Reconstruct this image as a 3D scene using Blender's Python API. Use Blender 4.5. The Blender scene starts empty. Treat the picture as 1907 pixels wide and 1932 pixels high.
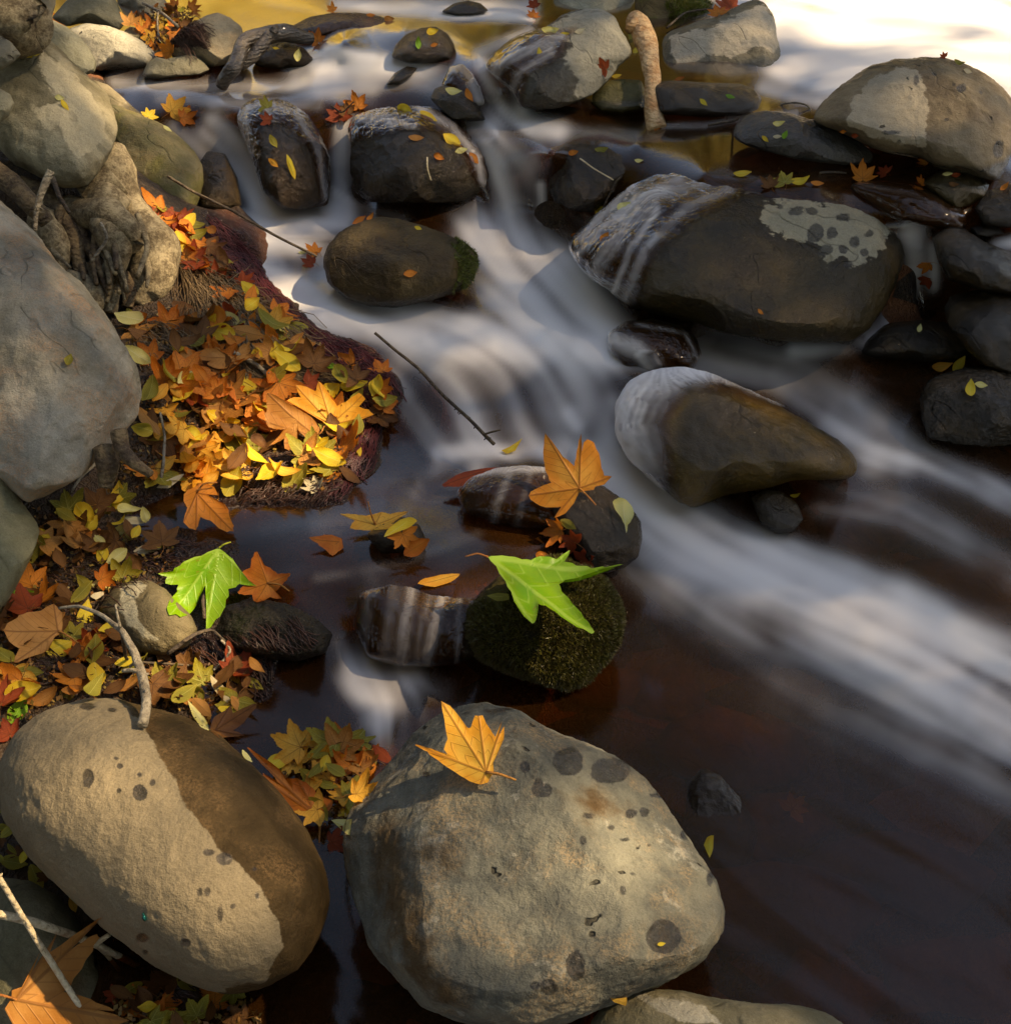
import bpy, bmesh, math, random
import numpy as np
from mathutils import Vector, Matrix
from mathutils.bvhtree import BVHTree
R = math.radians
rng = np.random.default_rng(11)
random.seed(5)
SC = bpy.context.scene
COL = SC.collection

# ---------------------------------------------------------------- camera, light, exposure
F, CX, CY = 2276.0, 953.5, 966.0
PITCH, CAMH = R(34.0), 1.6
cam = bpy.data.cameras.new('camera'); camo = bpy.data.objects.new('camera', cam); COL.objects.link(camo)
camo.location = (0, 0, CAMH); camo.rotation_euler = (math.pi/2-PITCH, 0, 0)
cam.sensor_fit = 'VERTICAL'; cam.sensor_height = 24; cam.lens = 24*F/1932; cam.clip_start = .05; cam.clip_end = 400
SC.camera = camo
SUN_EL, SUN_AZ = R(48), R(92)      # azimuth clockwise from +y (the view direction)
SUN_DIR = Vector((math.sin(SUN_AZ)*math.cos(SUN_EL), math.cos(SUN_AZ)*math.cos(SUN_EL), math.sin(SUN_EL)))
w = bpy.data.worlds.new('World'); SC.world = w; w.use_nodes = True
nt = w.node_tree; bg = nt.nodes['Background']
sky = nt.nodes.new('ShaderNodeTexSky'); sky.sky_type = 'NISHITA'; sky.sun_disc = False
sky.air_density = 1.0; sky.dust_density = .3; sky.ozone_density = 2.0
sky.sun_elevation = SUN_EL; sky.sun_rotation = SUN_AZ
nt.links.new(sky.outputs[0], bg.inputs[0]); bg.inputs[1].default_value = 0.09
sl = bpy.data.lights.new('sun', 'SUN'); sl.energy = 5.0; sl.angle = R(.6); sl.color = (1, .89, .70)
so = bpy.data.objects.new('sun', sl); COL.objects.link(so)
so.rotation_euler = (-SUN_DIR).to_track_quat('-Z', 'Y').to_euler()
SC.view_settings.view_transform = 'Standard'; SC.view_settings.look = 'None'
SC.view_settings.exposure = 1.8; SC.view_settings.gamma = 1
SC.view_settings.use_white_balance = True; SC.view_settings.white_balance_temperature = 9300; SC.view_settings.white_balance_tint = 15
SC.render.engine = 'CYCLES'
SC.cycles.use_denoising = True
SC.cycles.max_bounces = 6; SC.cycles.diffuse_bounces = 3; SC.cycles.glossy_bounces = 3
SC.cycles.transparent_max_bounces = 12; SC.cycles.caustics_reflective = False; SC.cycles.caustics_refractive = False
SC.cycles.sample_clamp_indirect = 4

# ---------------------------------------------------------------- helpers
CAMP = np.array([0, 0, CAMH])
FWD = np.array([0, math.cos(PITCH), -math.sin(PITCH)]); UPV = np.array([0, math.sin(PITCH), math.cos(PITCH)]); RT = np.array([1., 0, 0])
def ray(px, py):
    a = (np.asarray(px, float)-CX)/F; b = -(np.asarray(py, float)-CY)/F
    return FWD + a[..., None]*RT + b[..., None]*UPV
def at_z(px, py, z):
    d = ray(px, py); s = (np.asarray(z, float)-CAMH)/d[..., 2]
    return CAMP + d*s[..., None]
def at_y(px, py, y):
    d = ray(px, py); return CAMP + d*(y/d[..., 1])[..., None]
def project(P):
    v = np.asarray(P)-CAMP; s = v@FWD
    return CX+F*(v@RT)/s, CY-F*(v@UPV)/s, s

_perm = np.random.default_rng(3).permutation(256); _perm = np.concatenate([_perm, _perm, _perm])
_g = np.random.default_rng(4).normal(size=(256, 3)); _g /= np.linalg.norm(_g, axis=1)[:, None]
def perlin(p):
    p = np.asarray(p, float); i = np.floor(p).astype(int); f = p-i; i &= 255
    u = f*f*f*(f*(f*6-15)+10); out = 0
    for dx in (0, 1):
        for dy in (0, 1):
            for dz in (0, 1):
                h = _perm[_perm[_perm[(i[..., 0]+dx) & 255]+((i[..., 1]+dy) & 255)]+((i[..., 2]+dz) & 255)]
                g = _g[h & 255]
                d = g[..., 0]*(f[..., 0]-dx)+g[..., 1]*(f[..., 1]-dy)+g[..., 2]*(f[..., 2]-dz)
                w_ = (u[..., 0] if dx else 1-u[..., 0])*(u[..., 1] if dy else 1-u[..., 1])*(u[..., 2] if dz else 1-u[..., 2])
                out = out+d*w_
    return out
def fbm(p, octv=4, ridged=False):
    a, s, o = 1., 0, 0
    for k in range(octv):
        n = perlin(np.asarray(p)*2**k+17.3*k)
        o = o+a*((.5-np.abs(n)*2) if ridged else n); s += a; a *= .5
    return o/s

def mesh_obj(name, V, faces, mat=None, parent=None, origin=None, attrs=None, uv=None, smooth=True):
    V = np.asarray(V, float)
    if origin is None: origin = np.zeros(3)
    m = bpy.data.meshes.new(name)
    V2 = V-np.asarray(origin)
    if isinstance(faces, np.ndarray):
        n, k = faces.shape
        m.vertices.add(len(V2)); m.vertices.foreach_set('co', V2.astype(np.float32).ravel())
        m.loops.add(n*k); m.loops.foreach_set('vertex_index', faces.astype(np.int32).ravel())
        m.polygons.add(n); m.polygons.foreach_set('loop_start', np.arange(0, n*k, k, dtype=np.int32))
        m.update(calc_edges=True); m.validate()
    else:
        m.from_pydata(V2.tolist(), [], faces)
    if smooth: m.shade_smooth()
    for k_, a in (attrs or {}).items():
        a = np.asarray(a, np.float32)
        if a.ndim == 1: at = m.attributes.new(k_, 'FLOAT', 'POINT'); at.data.foreach_set('value', a)
        else: at = m.attributes.new(k_, 'FLOAT_VECTOR', 'POINT'); at.data.foreach_set('vector', a.ravel())
    if mat: m.materials.append(mat)
    o = bpy.data.objects.new(name, m); COL.objects.link(o)
    if parent:
        o.parent = parent; o.location = Vector(origin)-parent.location if parent.type else origin
    else: o.location = origin
    return o
def tag(o, label=None, cat=None, group=None, kind=None):
    if label: o['label'] = label
    if cat: o['category'] = cat
    if group: o['group'] = group
    if kind: o['kind'] = kind
    return o
def empty(name, loc):
    o = bpy.data.objects.new(name, None); COL.objects.link(o); o.location = loc; o.empty_display_size = .05
    return o

class NT:
    """small node-tree writer"""
    def __init__(s, name):
        s.m = bpy.data.materials.new(name); s.m.use_nodes = True; s.t = s.m.node_tree
        s.b = s.t.nodes['Principled BSDF']; s.out = s.t.nodes['Material Output']
    def n(s, typ, ins=None, **kw):
        x = s.t.nodes.new('ShaderNode'+typ)
        for k, v in kw.items(): setattr(x, k, v)
        for k, v in (ins or {}).items(): s.set(x.inputs[k], v)
        return x
    def set(s, sock, v):
        if hasattr(v, 'links'): s.t.links.new(v, sock)
        elif isinstance(v, (tuple, list)) and len(v) == 3 and sock.type == 'RGBA': sock.default_value = (*v, 1)
        else: sock.default_value = v
    def math(s, op, a, b=0., c=0., clamp=False):
        x = s.n('Math', operation=op, use_clamp=clamp); s.set(x.inputs[0], a); s.set(x.inputs[1], b); s.set(x.inputs[2], c); return x.outputs[0]
    def mix(s, f, a, b, mode='MIX'):
        x = s.n('Mix', data_type='RGBA', blend_type=mode); s.set(x.inputs[0], f); s.set(x.inputs[6], a); s.set(x.inputs[7], b); return x.outputs[2]
    def noise(s, vec, scale, detail=4, rough=.55, dist=0.):
        x = s.n('TexNoise', {'Vector': vec, 'Scale': scale, 'Detail': detail, 'Roughness': rough, 'Distortion': dist}); return x.outputs[0]
    def ss(s, v, lo, hi):
        x = s.n('MapRange', {0: v, 1: lo, 2: hi, 3: 0., 4: 1.}, interpolation_type='SMOOTHSTEP', clamp=True); return x.outputs[0]
    def vor(s, vec, scale, feature='F1', rand=1., out=0):
        x = s.n('TexVoronoi', {'Vector': vec, 'Scale': scale, 'Randomness': rand}, feature=feature); return x.outputs[out]
    def attr(s, name):
        return s.n('Attribute', attribute_name=name).outputs['Fac']
    def bump(s, h, strength=.5, dist=.01, normal=None):
        x = s.n('Bump', {'Height': h, 'Strength': strength, 'Distance': dist})
        if normal is not None: s.set(x.inputs['Normal'], normal)
        return x.outputs[0]
    def p(s, **kw):
        for k, v in kw.items(): s.set(s.b.inputs[{'color': 'Base Color', 'rough': 'Roughness', 'normal': 'Normal', 'alpha': 'Alpha', 'spec': 'Specular IOR Level', 'coat': 'Coat Weight', 'coatr': 'Coat Roughness', 'ior': 'IOR'}[k]], v)

def rbf_fit(P, z, lam=0.):
    P = np.asarray(P, float); A = np.linalg.norm(P[:, None]-P[None], axis=2); n = len(P)
    M = np.zeros((n+3, n+3)); M[:n, :n] = A-lam*np.eye(n); M[:n, n] = 1; M[:n, n+1:] = P; M[n, :n] = 1; M[n+1:, :n] = P.T
    w_ = np.linalg.solve(M, np.concatenate([z, [0, 0, 0]]))
    def ev(Q):
        Q = np.asarray(Q, float); o = np.zeros(len(Q))
        for a in range(0, len(Q), 40000):
            q = Q[a:a+40000]; o[a:a+40000] = np.linalg.norm(q[:, None]-P[None], axis=2)@w_[:n]+w_[n]+q@w_[n+1:]
        return o
    return ev
def seg_dist(X, Y, pts):
    """distance to a polyline, the parameter and the tangent there"""
    best = np.full(X.shape, 1e9); tx = np.zeros(X.shape); ty = np.zeros(X.shape)
    for (x0, y0), (x1, y1) in zip(pts[:-1], pts[1:]):
        dx, dy = x1-x0, y1-y0; L = math.hypot(dx, dy)+1e-9
        t = np.clip(((X-x0)*dx+(Y-y0)*dy)/L/L, 0, 1)
        d = np.hypot(X-x0-t*dx, Y-y0-t*dy); m = d < best
        best = np.where(m, d, best); tx = np.where(m, dx/L, tx); ty = np.where(m, dy/L, ty)
    return best, tx, ty
def poly_sd(X, Y, poly):
    """signed distance to a polygon, positive inside"""
    P = list(poly)+[poly[0]]; d, _, _ = seg_dist(X, Y, P); ins = np.zeros(X.shape, bool)
    for (x0, y0), (x1, y1) in zip(P[:-1], P[1:]):
        c = (y0 > Y) != (y1 > Y)
        with np.errstate(divide='ignore', invalid='ignore'): ins ^= c & (X < (x1-x0)*(Y-y0)/(y1-y0+1e-12)+x0)
    return np.where(ins, d, -d)

# ---------------------------------------------------------------- the water surface: heights, currents and foam
WZ = [(1500,1900,0),(1900,1900,0),(1907,1600,0),(1400,1400,0),(1000,1310,0),(740,1330,0),(640,1400,0),(640,1800,-.0),(300,1950,0),(640,1560,0),(1500,2500,0),(300,2500,0),(2700,2400,0),(2700,1600,0),
 (740,1105,.105),(690,1100,.105),(850,1135,.1),(730,1240,0),(690,1225,.0),(850,1250,0),(800,1225,.0),(640,1000,.11),(850,1020,.11),(700,930,.115),(950,1080,.1),(500,960,.115),(330,960,.118),(200,1050,.115),(300,1200,.06),(500,1300,.0),(400,1420,0),
 (200,1330,.03),(1050,1010,.1),(560,1120,.1),(1260,1300,0),(1907,1400,.0),
 (1907,1200,.02),(1600,1110,.025),(1700,930,.05),(1907,960,.05),(1400,1050,.03),(1250,980,.04),(1250,1120,.01),(1150,1250,0),(1150,1130,.0),(1220,1060,.01),
 (1050,805,.13),(1000,870,.12),(1100,900,.08),(1150,850,.1),(850,860,.125),(820,800,.14),(760,830,.125),(930,640,.24),(800,640,.25),(960,740,.17),(1100,650,.24),(1050,700,.21),(1200,660,.22),(1500,700,.17),(1700,680,.17),(1620,780,.13),(1760,860,.08),(1907,860,.08),
 (1350,680,.19),(1200,720,.2),(1170,800,.12),(500,430,.29),(450,430,.29),(600,600,.27),(560,500,.28),(930,450,.3),(980,480,.28),(1100,560,.25),(650,410,.29),(900,560,.25),(400,430,.29),(750,600,.26),(1000,620,.24),(1350,640,.2),
 (960,230,.55),(1100,240,.55),(1200,270,.55),(1330,330,.55),(1450,335,.55),(1540,345,.55),(1700,350,.54),(1800,330,.54),(940,260,.54),(1040,290,.54),(940,400,.32),(980,410,.32),(960,330,.44),(1040,400,.32),(1060,440,.3),
 (270,165,.56),(500,160,.57),(700,170,.575),(600,190,.565),(420,200,.55),(330,195,.55),(640,205,.55),(650,225,.52),(640,380,.3),(450,390,.3),(520,400,.3),(380,400,.3),(400,290,.42),(850,205,.56),(900,215,.555),(480,220,.54),
 (900,60,.68),(1000,50,.68),(700,20,.69),(650,80,.67),(760,60,.68),(900,110,.67),(640,105,.63),(640,125,.6),(920,130,.66),(960,150,.64),(925,200,.56),(975,210,.555),(800,140,.61),(700,140,.6),(560,110,.6),(450,140,.575),(940,100,.67),(1040,100,.6),
 (1500,170,.58),(1520,120,.62),(1600,60,.66),(1800,50,.68),(1700,0,.7),(1907,100,.66),(1907,0,.7),(1480,215,.56),(1480,0,.7),(1300,0,.69),(1200,220,.55),
 (1860,460,.42),(1720,520,.3),(1730,470,.4),(1760,400,.5),(1690,620,.2),(1740,580,.22),(1900,480,.42),(2100,500,.42),(2100,300,.52),(2300,900,.1),(2500,100,.68),(2400,-250,.75),(900,-250,.74),(-400,-200,.6),(-300,200,.5),(-300,700,.2),(-300,1200,.05),
 (150,500,.25),(250,640,.2),(450,760,.15),(560,820,.12),(660,800,.13),(720,860,.12),(500,640,.22),(330,500,.27),(600,660,.22),(700,720,.2)]
_wz = np.array(WZ, float)
wz_ev = rbf_fit(_wz[:, :2]/1000, _wz[:, 2], .004)
def water_z(px, py): return float(wz_ev(np.array([[px/1000, py/1000]]))[0])

# current strokes: polyline, half width, foam strength
ST = [([(385,440),(470,432),(560,428),(640,412)],30,1.7),([(400,410),(470,425),(560,440)],26,.9),([(430,480),(500,530),(570,575)],36,1.2),([(480,470),(600,470),(640,560)],35,.35),
 ([(520,570),(620,605),(740,625),(860,640),(960,650)],30,1.6),([(560,560),(700,600),(900,620),(1010,650)],42,.8),([(620,400),(690,395),(760,410)],18,.35),
 ([(900,440),(960,480),(1020,540),(1080,600),(1140,650)],48,1.3),([(1000,450),(1060,500),(1100,560),(1150,640)],36,.8),
 ([(940,560),(1000,620),(1060,690),(1085,770)],50,.75),([(760,650),(850,700),(890,780),(900,840)],48,.6),([(880,640),(940,700),(960,800)],40,.55),([(745,690),(770,760),(820,835)],22,.4),([(1000,650),(1000,720),(1010,800)],36,.35),
 ([(1100,655),(1170,665),(1225,680)],18,.9),([(1180,640),(1250,690),(1330,690),(1450,722),(1560,785),(1650,850)],24,.65),([(1330,650),(1480,690),(1600,760),(1700,840)],40,.35),
 ([(1165,770),(1150,850),(1190,900),(1240,950)],28,.8),([(1075,780),(1090,800)],14,.5),
 ([(830,855),(900,848),(980,852),(1050,860)],14,1.0),([(980,840),(1060,850),(1150,900)],24,.75),([(850,870),(800,900),(770,960)],18,.25),
 ([(1140,895),(1250,975),(1350,1040),(1500,1100),(1650,1160),(2200,1480),(2650,1800)],55,1.3),([(1440,1060),(1550,1100),(1680,1160)],40,.9),([(1300,1060),(1450,1160),(1650,1250),(2250,1600),(2600,1900)],60,.55),([(1200,960),(1300,1040),(1420,1090)],46,.4),([(1330,1010),(1500,1050)],24,.3),
 ([(1600,1160),(1750,1220),(2300,1560),(2650,1820)],55,.8),([(1700,1130),(1800,1180),(1950,1230)],40,.5),([(1220,1060),(1350,1190),(1550,1330),(1907,1500)],75,.22),
 ([(1640,870),(1740,872),(1840,910),(2300,1150),(2650,1350)],26,1.0),([(1560,940),(1700,960),(2300,1300),(2650,1500)],36,.45),([(1560,800),(1640,850),(1700,870)],22,.5),([(1500,660),(1640,650),(1700,600)],16,.5),
 ([(640,5),(800,12),(1000,16)],18,1.3),([(1000,62),(940,85),(900,100)],14,.5),([(820,30),(1000,38)],8,.3),([(220,150),(400,160),(560,165),(700,180)],18,.5),([(300,190),(450,195),(600,200)],12,.4),([(560,150),(700,150),(800,150),(850,165)],22,.6),  # first stroke is pale foam painted in for sky reflection on the top pool
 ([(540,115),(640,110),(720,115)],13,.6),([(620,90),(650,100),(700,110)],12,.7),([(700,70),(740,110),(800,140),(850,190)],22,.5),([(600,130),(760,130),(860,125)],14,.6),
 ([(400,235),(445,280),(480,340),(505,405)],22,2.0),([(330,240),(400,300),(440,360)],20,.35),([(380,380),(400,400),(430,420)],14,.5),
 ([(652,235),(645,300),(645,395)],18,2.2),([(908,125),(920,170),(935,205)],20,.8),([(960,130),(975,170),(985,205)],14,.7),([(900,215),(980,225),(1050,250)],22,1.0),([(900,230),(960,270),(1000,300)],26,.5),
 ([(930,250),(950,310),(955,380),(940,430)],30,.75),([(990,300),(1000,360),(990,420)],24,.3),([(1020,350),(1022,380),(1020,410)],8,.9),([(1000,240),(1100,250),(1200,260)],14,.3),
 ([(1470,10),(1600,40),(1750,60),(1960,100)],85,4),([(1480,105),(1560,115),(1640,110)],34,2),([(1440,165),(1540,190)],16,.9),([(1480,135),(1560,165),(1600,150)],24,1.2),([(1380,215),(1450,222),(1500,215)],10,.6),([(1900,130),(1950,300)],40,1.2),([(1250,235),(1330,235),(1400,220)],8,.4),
 ([(1720,440),(1730,500),(1700,570),(1650,640)],24,.75),([(1760,470),(1760,540)],14,.4),([(1880,465),(1950,450)],14,.9),
 ([(700,1100),(692,1160),(680,1230)],26,.16),([(740,1130),(745,1180),(735,1250)],26,.2),([(690,1290),(730,1320),(735,1360)],46,1.1),([(770,1245),(750,1290),(735,1330)],36,.8),([(700,1270),(790,1290),(840,1300)],30,.22),
 ([(645,1215),(660,1260),(690,1310)],14,.35),([(600,1000),(720,985),(850,1010)],20,.12),([(600,1090),(760,1060),(900,1010)],14,.14),([(800,960),(860,920),(900,880)],14,.25),([(500,1000),(620,970),(740,920)],24,.08)]
STEP = 6
gx = np.arange(-700, 2700, STEP); gy = np.arange(-300, 2400, STEP)
GX, GY = np.meshgrid(gx, gy)
foam = np.zeros(GX.shape); VX = np.full(GX.shape, .02*.8); VY = np.full(GX.shape, .02*.55)
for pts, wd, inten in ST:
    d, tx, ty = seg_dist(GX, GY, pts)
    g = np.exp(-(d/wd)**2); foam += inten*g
    g2 = np.exp(-(d/(wd*1.8+15))**2); VX += g2*tx; VY += g2*ty
NV = np.hypot(VX, VY)+1e-6; VX /= NV; VY /= NV
def lic(noise, L):
    H_, W_ = noise.shape; iy, ix = np.mgrid[0:H_, 0:W_].astype(float); acc = noise.copy(); wsum = 1.
    for sgn in (1, -1):
        x, y = ix.copy(), iy.copy()
        for k in range(L):
            xi = np.clip(np.rint(x), 0, W_-1).astype(int); yi = np.clip(np.rint(y), 0, H_-1).astype(int)
            x = x+sgn*VX[yi, xi]; y = y+sgn*VY[yi, xi]
            x0 = np.clip(np.floor(x), 0, W_-2).astype(int); y0 = np.clip(np.floor(y), 0, H_-2).astype(int)
            fx = np.clip(x-x0, 0, 1); fy = np.clip(y-y0, 0, 1); wt = math.cos(k/L*math.pi/2)
            acc += wt*((noise[y0, x0]*(1-fx)+noise[y0, x0+1]*fx)*(1-fy)+(noise[y0+1, x0]*(1-fx)+noise[y0+1, x0+1]*fx)*fy); wsum += wt
    return acc/wsum
def norm01(a): return np.clip((a-a.mean())/a.std()*.22+.5, 0, 1)
n0 = rng.normal(size=GX.shape)
def blur(a, k=1):
    for _ in range(k): a = (a+np.roll(a, 1, 0)+np.roll(a, -1, 0)+np.roll(a, 1, 1)+np.roll(a, -1, 1))/5
    return a
streak = .2*norm01(lic(blur(n0, 2), 24))+.45*norm01(lic(blur(rng.normal(size=GX.shape), 7), 34))+.35*norm01(lic(blur(rng.normal(size=GX.shape), 30), 40)); streak = np.clip((streak-.5)*1.35+.5, 0, 1)
cloud = norm01(fbm(np.stack([GX/130, GY/130, GX*0], -1), 3))
hgt = blur(streak, 10)
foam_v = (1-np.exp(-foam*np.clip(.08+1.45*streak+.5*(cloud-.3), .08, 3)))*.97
WZG = wz_ev(np.stack([GX.ravel()/1000, GY.ravel()/1000], 1)).reshape(GX.shape)
WZG = WZG+(hgt-.5)*.012*np.clip(foam, 0, 1)
WP = at_z(GX, GY, WZG)
nr, nc = GX.shape
idx = np.arange(nr*nc).reshape(nr, nc)
wf = np.stack([idx[1:, :-1], idx[1:, 1:], idx[:-1, 1:], idx[:-1, :-1]], -1).reshape(-1, 4)

def water_mat():
    t = NT('stream_water'); t.m.blend_method = 'BLEND' if hasattr(t.m, 'blend_method') else None
    foam_a = t.attr('foam'); st = t.attr('streak'); film = t.attr('film')
    geo = t.n('NewGeometry'); tc = geo.outputs['Position']
    fine = t.noise(tc, 60, 3)
    h = t.math('ADD', t.attr('hgt'), t.math('MULTIPLY', fine, .05))
    nrm = t.bump(h, .22, .02)
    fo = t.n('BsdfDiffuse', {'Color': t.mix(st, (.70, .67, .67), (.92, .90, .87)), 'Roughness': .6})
    tr = t.n('BsdfTransparent', {'Color': (.60, .36, .18, 1)})
    mud = t.n('BsdfDiffuse', {'Color': (.09, .034, .008, 1)}); tr = t.n('MixShader', {0: .24, 1: tr.outputs[0], 2: mud.outputs[0]})
    gl = t.n('BsdfGlossy', {'Color': (1, 1, 1, 1), 'Roughness': .13, 'Normal': nrm})
    fr = t.n('Fresnel', {'IOR': 1.36, 'Normal': nrm})
    clear = t.n('MixShader', {0: t.math('ADD', fr.outputs[0], t.math('MULTIPLY', t.math('MAXIMUM', t.math('SUBTRACT', fr.outputs[0], .035), 0.), 2.2), clamp=True), 1: tr.outputs[0], 2: gl.outputs[0]})
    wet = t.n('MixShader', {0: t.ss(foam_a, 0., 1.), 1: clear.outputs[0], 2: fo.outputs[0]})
    none = t.n('BsdfTransparent', {'Color': (1, 1, 1, 1)})
    fin = t.n('MixShader', {0: film, 1: none.outputs[0], 2: wet.outputs[0]})
    t.t.links.new(fin.outputs[0], t.out.inputs[0])
    return t.m
M_WATER = water_mat()
fv = foam_v.copy()
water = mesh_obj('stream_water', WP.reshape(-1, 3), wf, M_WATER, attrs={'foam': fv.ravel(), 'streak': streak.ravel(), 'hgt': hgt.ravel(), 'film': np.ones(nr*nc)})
tag(water, 'silky fast stream water running down between the boulders', kind='structure')

# ---------------------------------------------------------------- the ground: bank and stream bed in one sheet
BANK = [(-900,120),(150,150),(260,190),(330,250),(385,330),(392,420),(440,480),(540,590),(660,650),(745,710),(735,790),(700,880),(650,950),(560,1000),(480,1060),(540,1160),(640,1245),(600,1330),(540,1400),(690,1440),(660,1560),(630,1800),(560,1880),(450,1960),(300,2200),(-900,2600)]
gs = []
for px in range(-600, 2700, 130):
    for py in range(-300, 2400, 110):
        if poly_sd(np.array([float(px)]), np.array([float(py)]), BANK)[0] < -25:
            z = water_z(px, py); p = at_z(px, py, z); dz = .13 if py > 700 else .1
            gs.append((p[0], p[1], z-dz))
BP = [(400,425,.275),(450,480,.285),(470,440,.24),(560,590,.275),(680,655,.25),(740,715,.22),(725,790,.15),(700,860,.14),(645,935,.125),(600,930,.125),(540,990,.10),(480,1050,.09),(540,1150,.08),(630,1230,.0),(600,1330,-.04),(540,1420,-.04),(680,1430,-.05),(640,1560,-.04),(600,1850,-.08),(500,1930,-.06),
 (350,480,.38),(420,520,.34),(500,590,.30),(420,600,.32),(300,575,.34),(600,650,.265),(250,620,.33),(350,680,.31),(450,700,.27),(560,720,.22),(650,740,.195),(300,750,.28),(400,800,.175),(500,800,.15),(600,800,.142),(650,850,.155),(250,830,.24),(350,870,.14),(450,895,.14),
 (550,890,.145),(330,950,.105),(280,980,.105),(430,955,.112),(520,945,.122),(200,900,.18),(150,960,.17),(100,1020,.16),(220,1020,.125),(330,1030,.105),(430,1030,.11),(100,1100,.14),(200,1120,.11),(60,1200,.13),(50,1300,.12),(150,1250,.09),(250,1280,.06),(380,1240,.04),(450,1250,.04),
 (350,1310,.02),(450,1330,-.0),(520,1300,-.0),(0,1450,.1),(60,1600,.04),(0,1932,0),(150,1932,-.04),(300,1900,-.05),(330,1250,.05),(0,1120,.16),(260,175,.5),(330,200,.46),(300,150,.5),(400,260,.33),(240,200,.5)]
gb = [(*at_z(a, b, z)[:2], z) for a, b, z in BP]
gw = [(-.95,2.72,.33),(-1.1,2.78,.35),(-.85,2.95,.36),(-.95,3.02,.42),(-1.15,2.95,.42),(-1.0,3.2,.5),(-1.2,3.2,.6),(-.8,3.5,.36),(-.75,3.3,.36),(-.9,3.8,.46),(-1.3,3.5,.62),(-.95,3.3,.44),(-1.05,3.95,.48),(-1.5,4.2,.62),(-1.0,4.5,.63),(-.7,4.6,.66),(-1.6,2.4,.6),(-1.6,1.8,.45),(-1.5,1.2,.3),(-1.3,.8,.2),(-2.5,2,.8),(-2.5,4,.8),(-6,3,1.3),(-6,8,1.5),(-1.5,5.5,.7),(-.6,5.2,.72),
      (6,8,1.4),(0,9,1.2),(6,3,.8),(6,0,.5),(0,-3,.3),(-5,-2,.8),(-15,10,3),(15,12,3),(0,20,3.5),(-10,-10,1.5),(10,-10,1.5),(3,6.5,.8),(-3,7,1.0)]
G_ = np.array(gs+gb+gw); g_ev = rbf_fit(G_[:, :2], G_[:, 2], .01)
def spaced(a, b, step, far):
    mid = list(np.arange(a, b, step)); s, x = step, b; out = []
    while x < far: out.append(x); s *= 1.25; x += s
    s, x = step, a-step; lo = []
    while x > -far: lo.append(x); s *= 1.25; x -= s
    return np.array(lo[::-1]+mid+out)
xs = spaced(-1.6, 2.0, .012, 60); ys = spaced(.7, 5.4, .012, 60)
XX, YY = np.meshgrid(xs, ys)
ZZ = g_ev(np.stack([XX.ravel(), YY.ravel()], 1)).reshape(XX.shape)
pp = np.stack([XX, YY, XX*0], -1)
ZZ = ZZ+fbm(pp*5, 3)*.035+fbm(pp*24, 3)*.022*np.clip(1-np.hypot(XX, YY)/8, 0, 1)
cc, rr_ = len(xs), len(ys)
gi = np.arange(cc*rr_).reshape(rr_, cc)
gf = np.stack([gi[:-1, :-1], gi[:-1, 1:], gi[1:, 1:], gi[1:, :-1]], -1).reshape(-1, 4)
gqx, gqy, gqs = project(np.stack([XX, YY, ZZ], -1).reshape(-1, 3))
SHELF = [[(370,370),(490,410),(510,520),(560,600),(690,655),(760,715),(745,790),(710,880),(660,960),(560,1010),(430,960),(480,880),(600,850),(640,760),(560,650),(430,540)], [(250,1200),(640,1150),(660,1300),(600,1420),(420,1400),(330,1320)], [(240,930),(480,900),(520,1050),(260,1080)]]
gwet = np.clip(np.max([poly_sd(gqx, gqy, q_) for q_ in SHELF], 0)/25+.3, 0, 1)*(gqs > 0)
def ground_mat():
    t = NT('wet_soil'); geo = t.n('NewGeometry'); P = geo.outputs['Position']
    n1 = t.noise(P, 9, 6, .6); n2 = t.noise(P, 70, 4); v = t.vor(P, 14)
    col = t.mix(t.ss(n1, .35, .65), (.022, .013, .007), (.062, .036, .019))
    col = t.mix(t.math('MULTIPLY', t.ss(n2, .5, .7), .5), col, (.13, .075, .035))
    peb = t.n('TexVoronoi', {'Vector': P, 'Scale': 9.}); pc = t.n('SeparateColor', {0: peb.outputs[1]})
    col = t.mix(t.math('MULTIPLY', t.math('MULTIPLY', t.ss(pc.outputs[0], .4, .7), .8), t.attr('bed')), col, (.24, .085, .03))
    wv = t.n('TexWave', {'Vector': P, 'Scale': 30., 'Distortion': 14., 'Detail': 3., 'Detail Scale': 2.})
    h = t.math('ADD', t.math('ADD', n2, t.math('MULTIPLY', wv.outputs[1], .35)), t.math('MULTIPLY', v, .5))
    wt = t.attr('wet'); col = t.mix(t.math('MULTIPLY', wt, .8), col, (.016, .008, .010))
    t.p(color=col, rough=t.math('SUBTRACT', t.math('ADD', .35, t.math('MULTIPLY', n1, .4)), t.math('MULTIPLY', wt, .38)), normal=t.bump(h, .8, .015))
    return t.m
M_GROUND = ground_mat()
ground = mesh_obj('ground', np.stack([XX, YY, ZZ], -1).reshape(-1, 3), gf, M_GROUND, attrs={'wet': gwet, 'bed': np.where(gqs > 0, np.clip(-poly_sd(gqx, gqy, BANK)/20, 0, 1), 0)})
tag(ground, 'dark wet soil bank and brown stream bed', kind='structure')

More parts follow.
